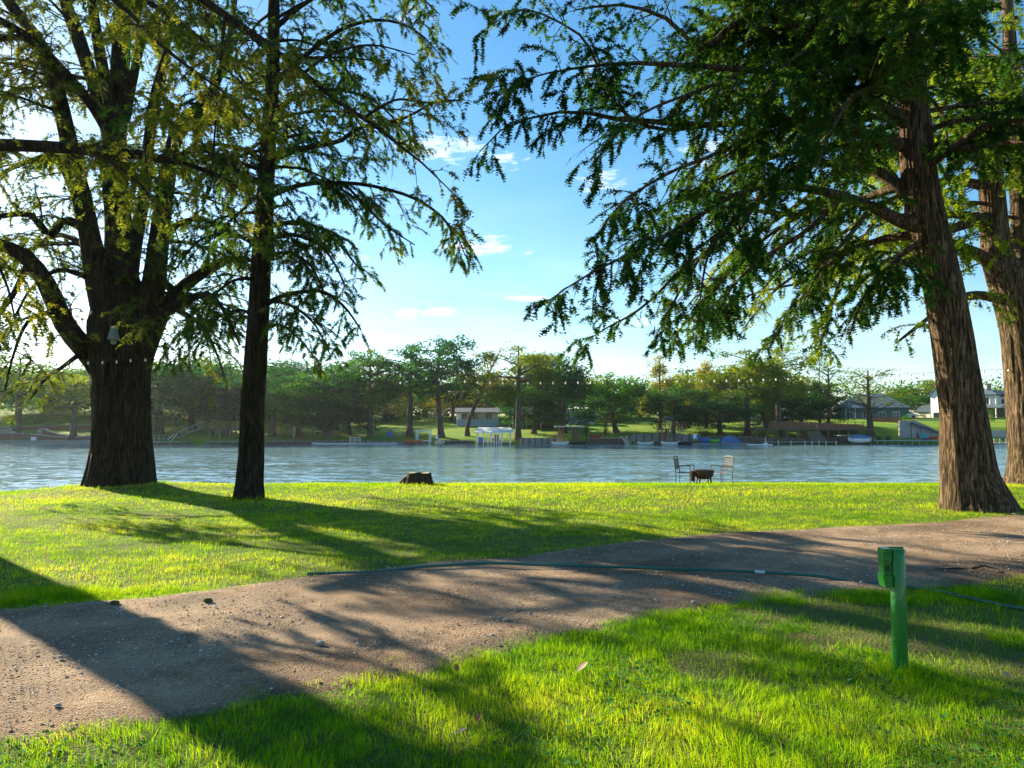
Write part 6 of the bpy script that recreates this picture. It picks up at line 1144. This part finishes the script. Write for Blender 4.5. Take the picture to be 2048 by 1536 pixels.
leaf('orange brown leaf in the grass near the drive edge', 913, 1342, .055, M_dryo, 100); leaf('curled tan leaf in the bright foreground grass', 922, 1470, .06, M_dry, 10, .2); leaf('orange leaf nearest the camera in the dark grass', 958, 1442, .045, M_dryo, 60); leaf('tan leaf lying flat left of the reddish grass patch', 980, 1278, .05, M_dry, 200, .05)
M_rock = mat('pale_limestone', (.42, .38, .33), .9, .2, noise=(30, (.26, .22, .19), 5)); M_clod = mat('dark_turf_clod', (.05, .04, .025), .95, .1, noise=(30, (.08, .10, .03), 4))
def stone(name, label, u, v, r, m, cat='stone', seed=0):
    p = gnd(u, v, .02); p[2] = path_z(p[0], p[1]) - .004; rg = np.random.default_rng(seed); k = 14; n = 9; V = []
    for i in range(n):
        a = pi * i / (n - 1)
        for j in range(k): b = 2 * pi * j / k; V.append((sin(a) * cos(b), sin(a) * sin(b), cos(a)))
    V = np.array(V); q_ = 1 + .35 * (fbm(V[:, 0] * 2 + 9 + seed, V[:, 1] * 2 + V[:, 2] * 1.7 + 9, seed) - .5) + .0; V = V * q_[:, None] * np.array([1.15, .9, .62]) * r; V[:, 2] += r * .38
    i, j = np.meshgrid(np.arange(n - 1), np.arange(k), indexing='ij'); a = (i * k + j).ravel(); b = (i * k + (j + 1) % k).ravel(); o = mesh(name, V, np.stack([a, b, b + k, a + k], 1), m, loc=p); tag(o, label, cat)
stone('stone', 'pale fist-sized stone alone on the sunlit drive', 641, 1293, .028, M_rock, seed=1); stone('stone', 'flat pale stone on the drive beside the shadow tip', 242, 1227, .020, M_rock, seed=2)
stone('stone', 'blue-grey stone in the middle of the drive', 1012, 1245, .022, M_rock, seed=3); stone('stone', 'pale stone at the grass edge below the sunlit gravel', 1388, 1209, .024, M_rock, seed=4); stone('stone', 'bright pale stone in the shaded part of the drive', 121, 1320, .018, M_rock, seed=5)
stone('stone', 'pale split stone at the lower drive edge', 985, 1276, .018, M_rock, seed=6); stone('stone', 'flat stone by the drive corner in the shaded foreground', 115, 1418, .019, M_rock, seed=7)
stone('turf_clod', 'dark tuft of turf near the upper drive edge, at the shadow tip', 229, 1212, .035, M_clod, 'clod', 8); stone('turf_clod', 'dark tuft of turf on the drive under the lit slope', 416, 1207, .035, M_clod, 'clod', 9)
T = thing('dead_branch', 'bent dry branch lying at the drive edge right of the green post', 'branch', gnd(1930, 1142, .02)); MB().tube([(-.32, .02, .01), (-.1, 0, .03), (.06, .02, .015), (.2, -.02, .06), (.36, 0, .02)], [.008, .012, .012, .01, .005], 6).build('bough', M_twig, T); MB().tube([(.06, .02, .015), (.12, -.05, .08), (.2, -.08, .06)], [.008, .006, .003], 5).build('side_twig', M_twig, T)

# ------------------------------------------------------------------ river haze
hz = bpy.data.materials.new('river_haze'); hz.use_nodes = True; hn = hz.node_tree; hn.nodes.clear()
ho = hn.nodes.new('ShaderNodeOutputMaterial'); hv = hn.nodes.new('ShaderNodeVolumePrincipled'); hn.links.new(hv.outputs[0], ho.inputs['Volume'])
hv.inputs['Color'].default_value = (.80, .91, 1, 1); hv.inputs['Density'].default_value = .0001; hv.inputs['Anisotropy'].default_value = .5
tag(MB().box(-420, 420, -60, 760, -6, 40).build('haze', hz), 'thin evening haze hanging over the river', kind='stuff')
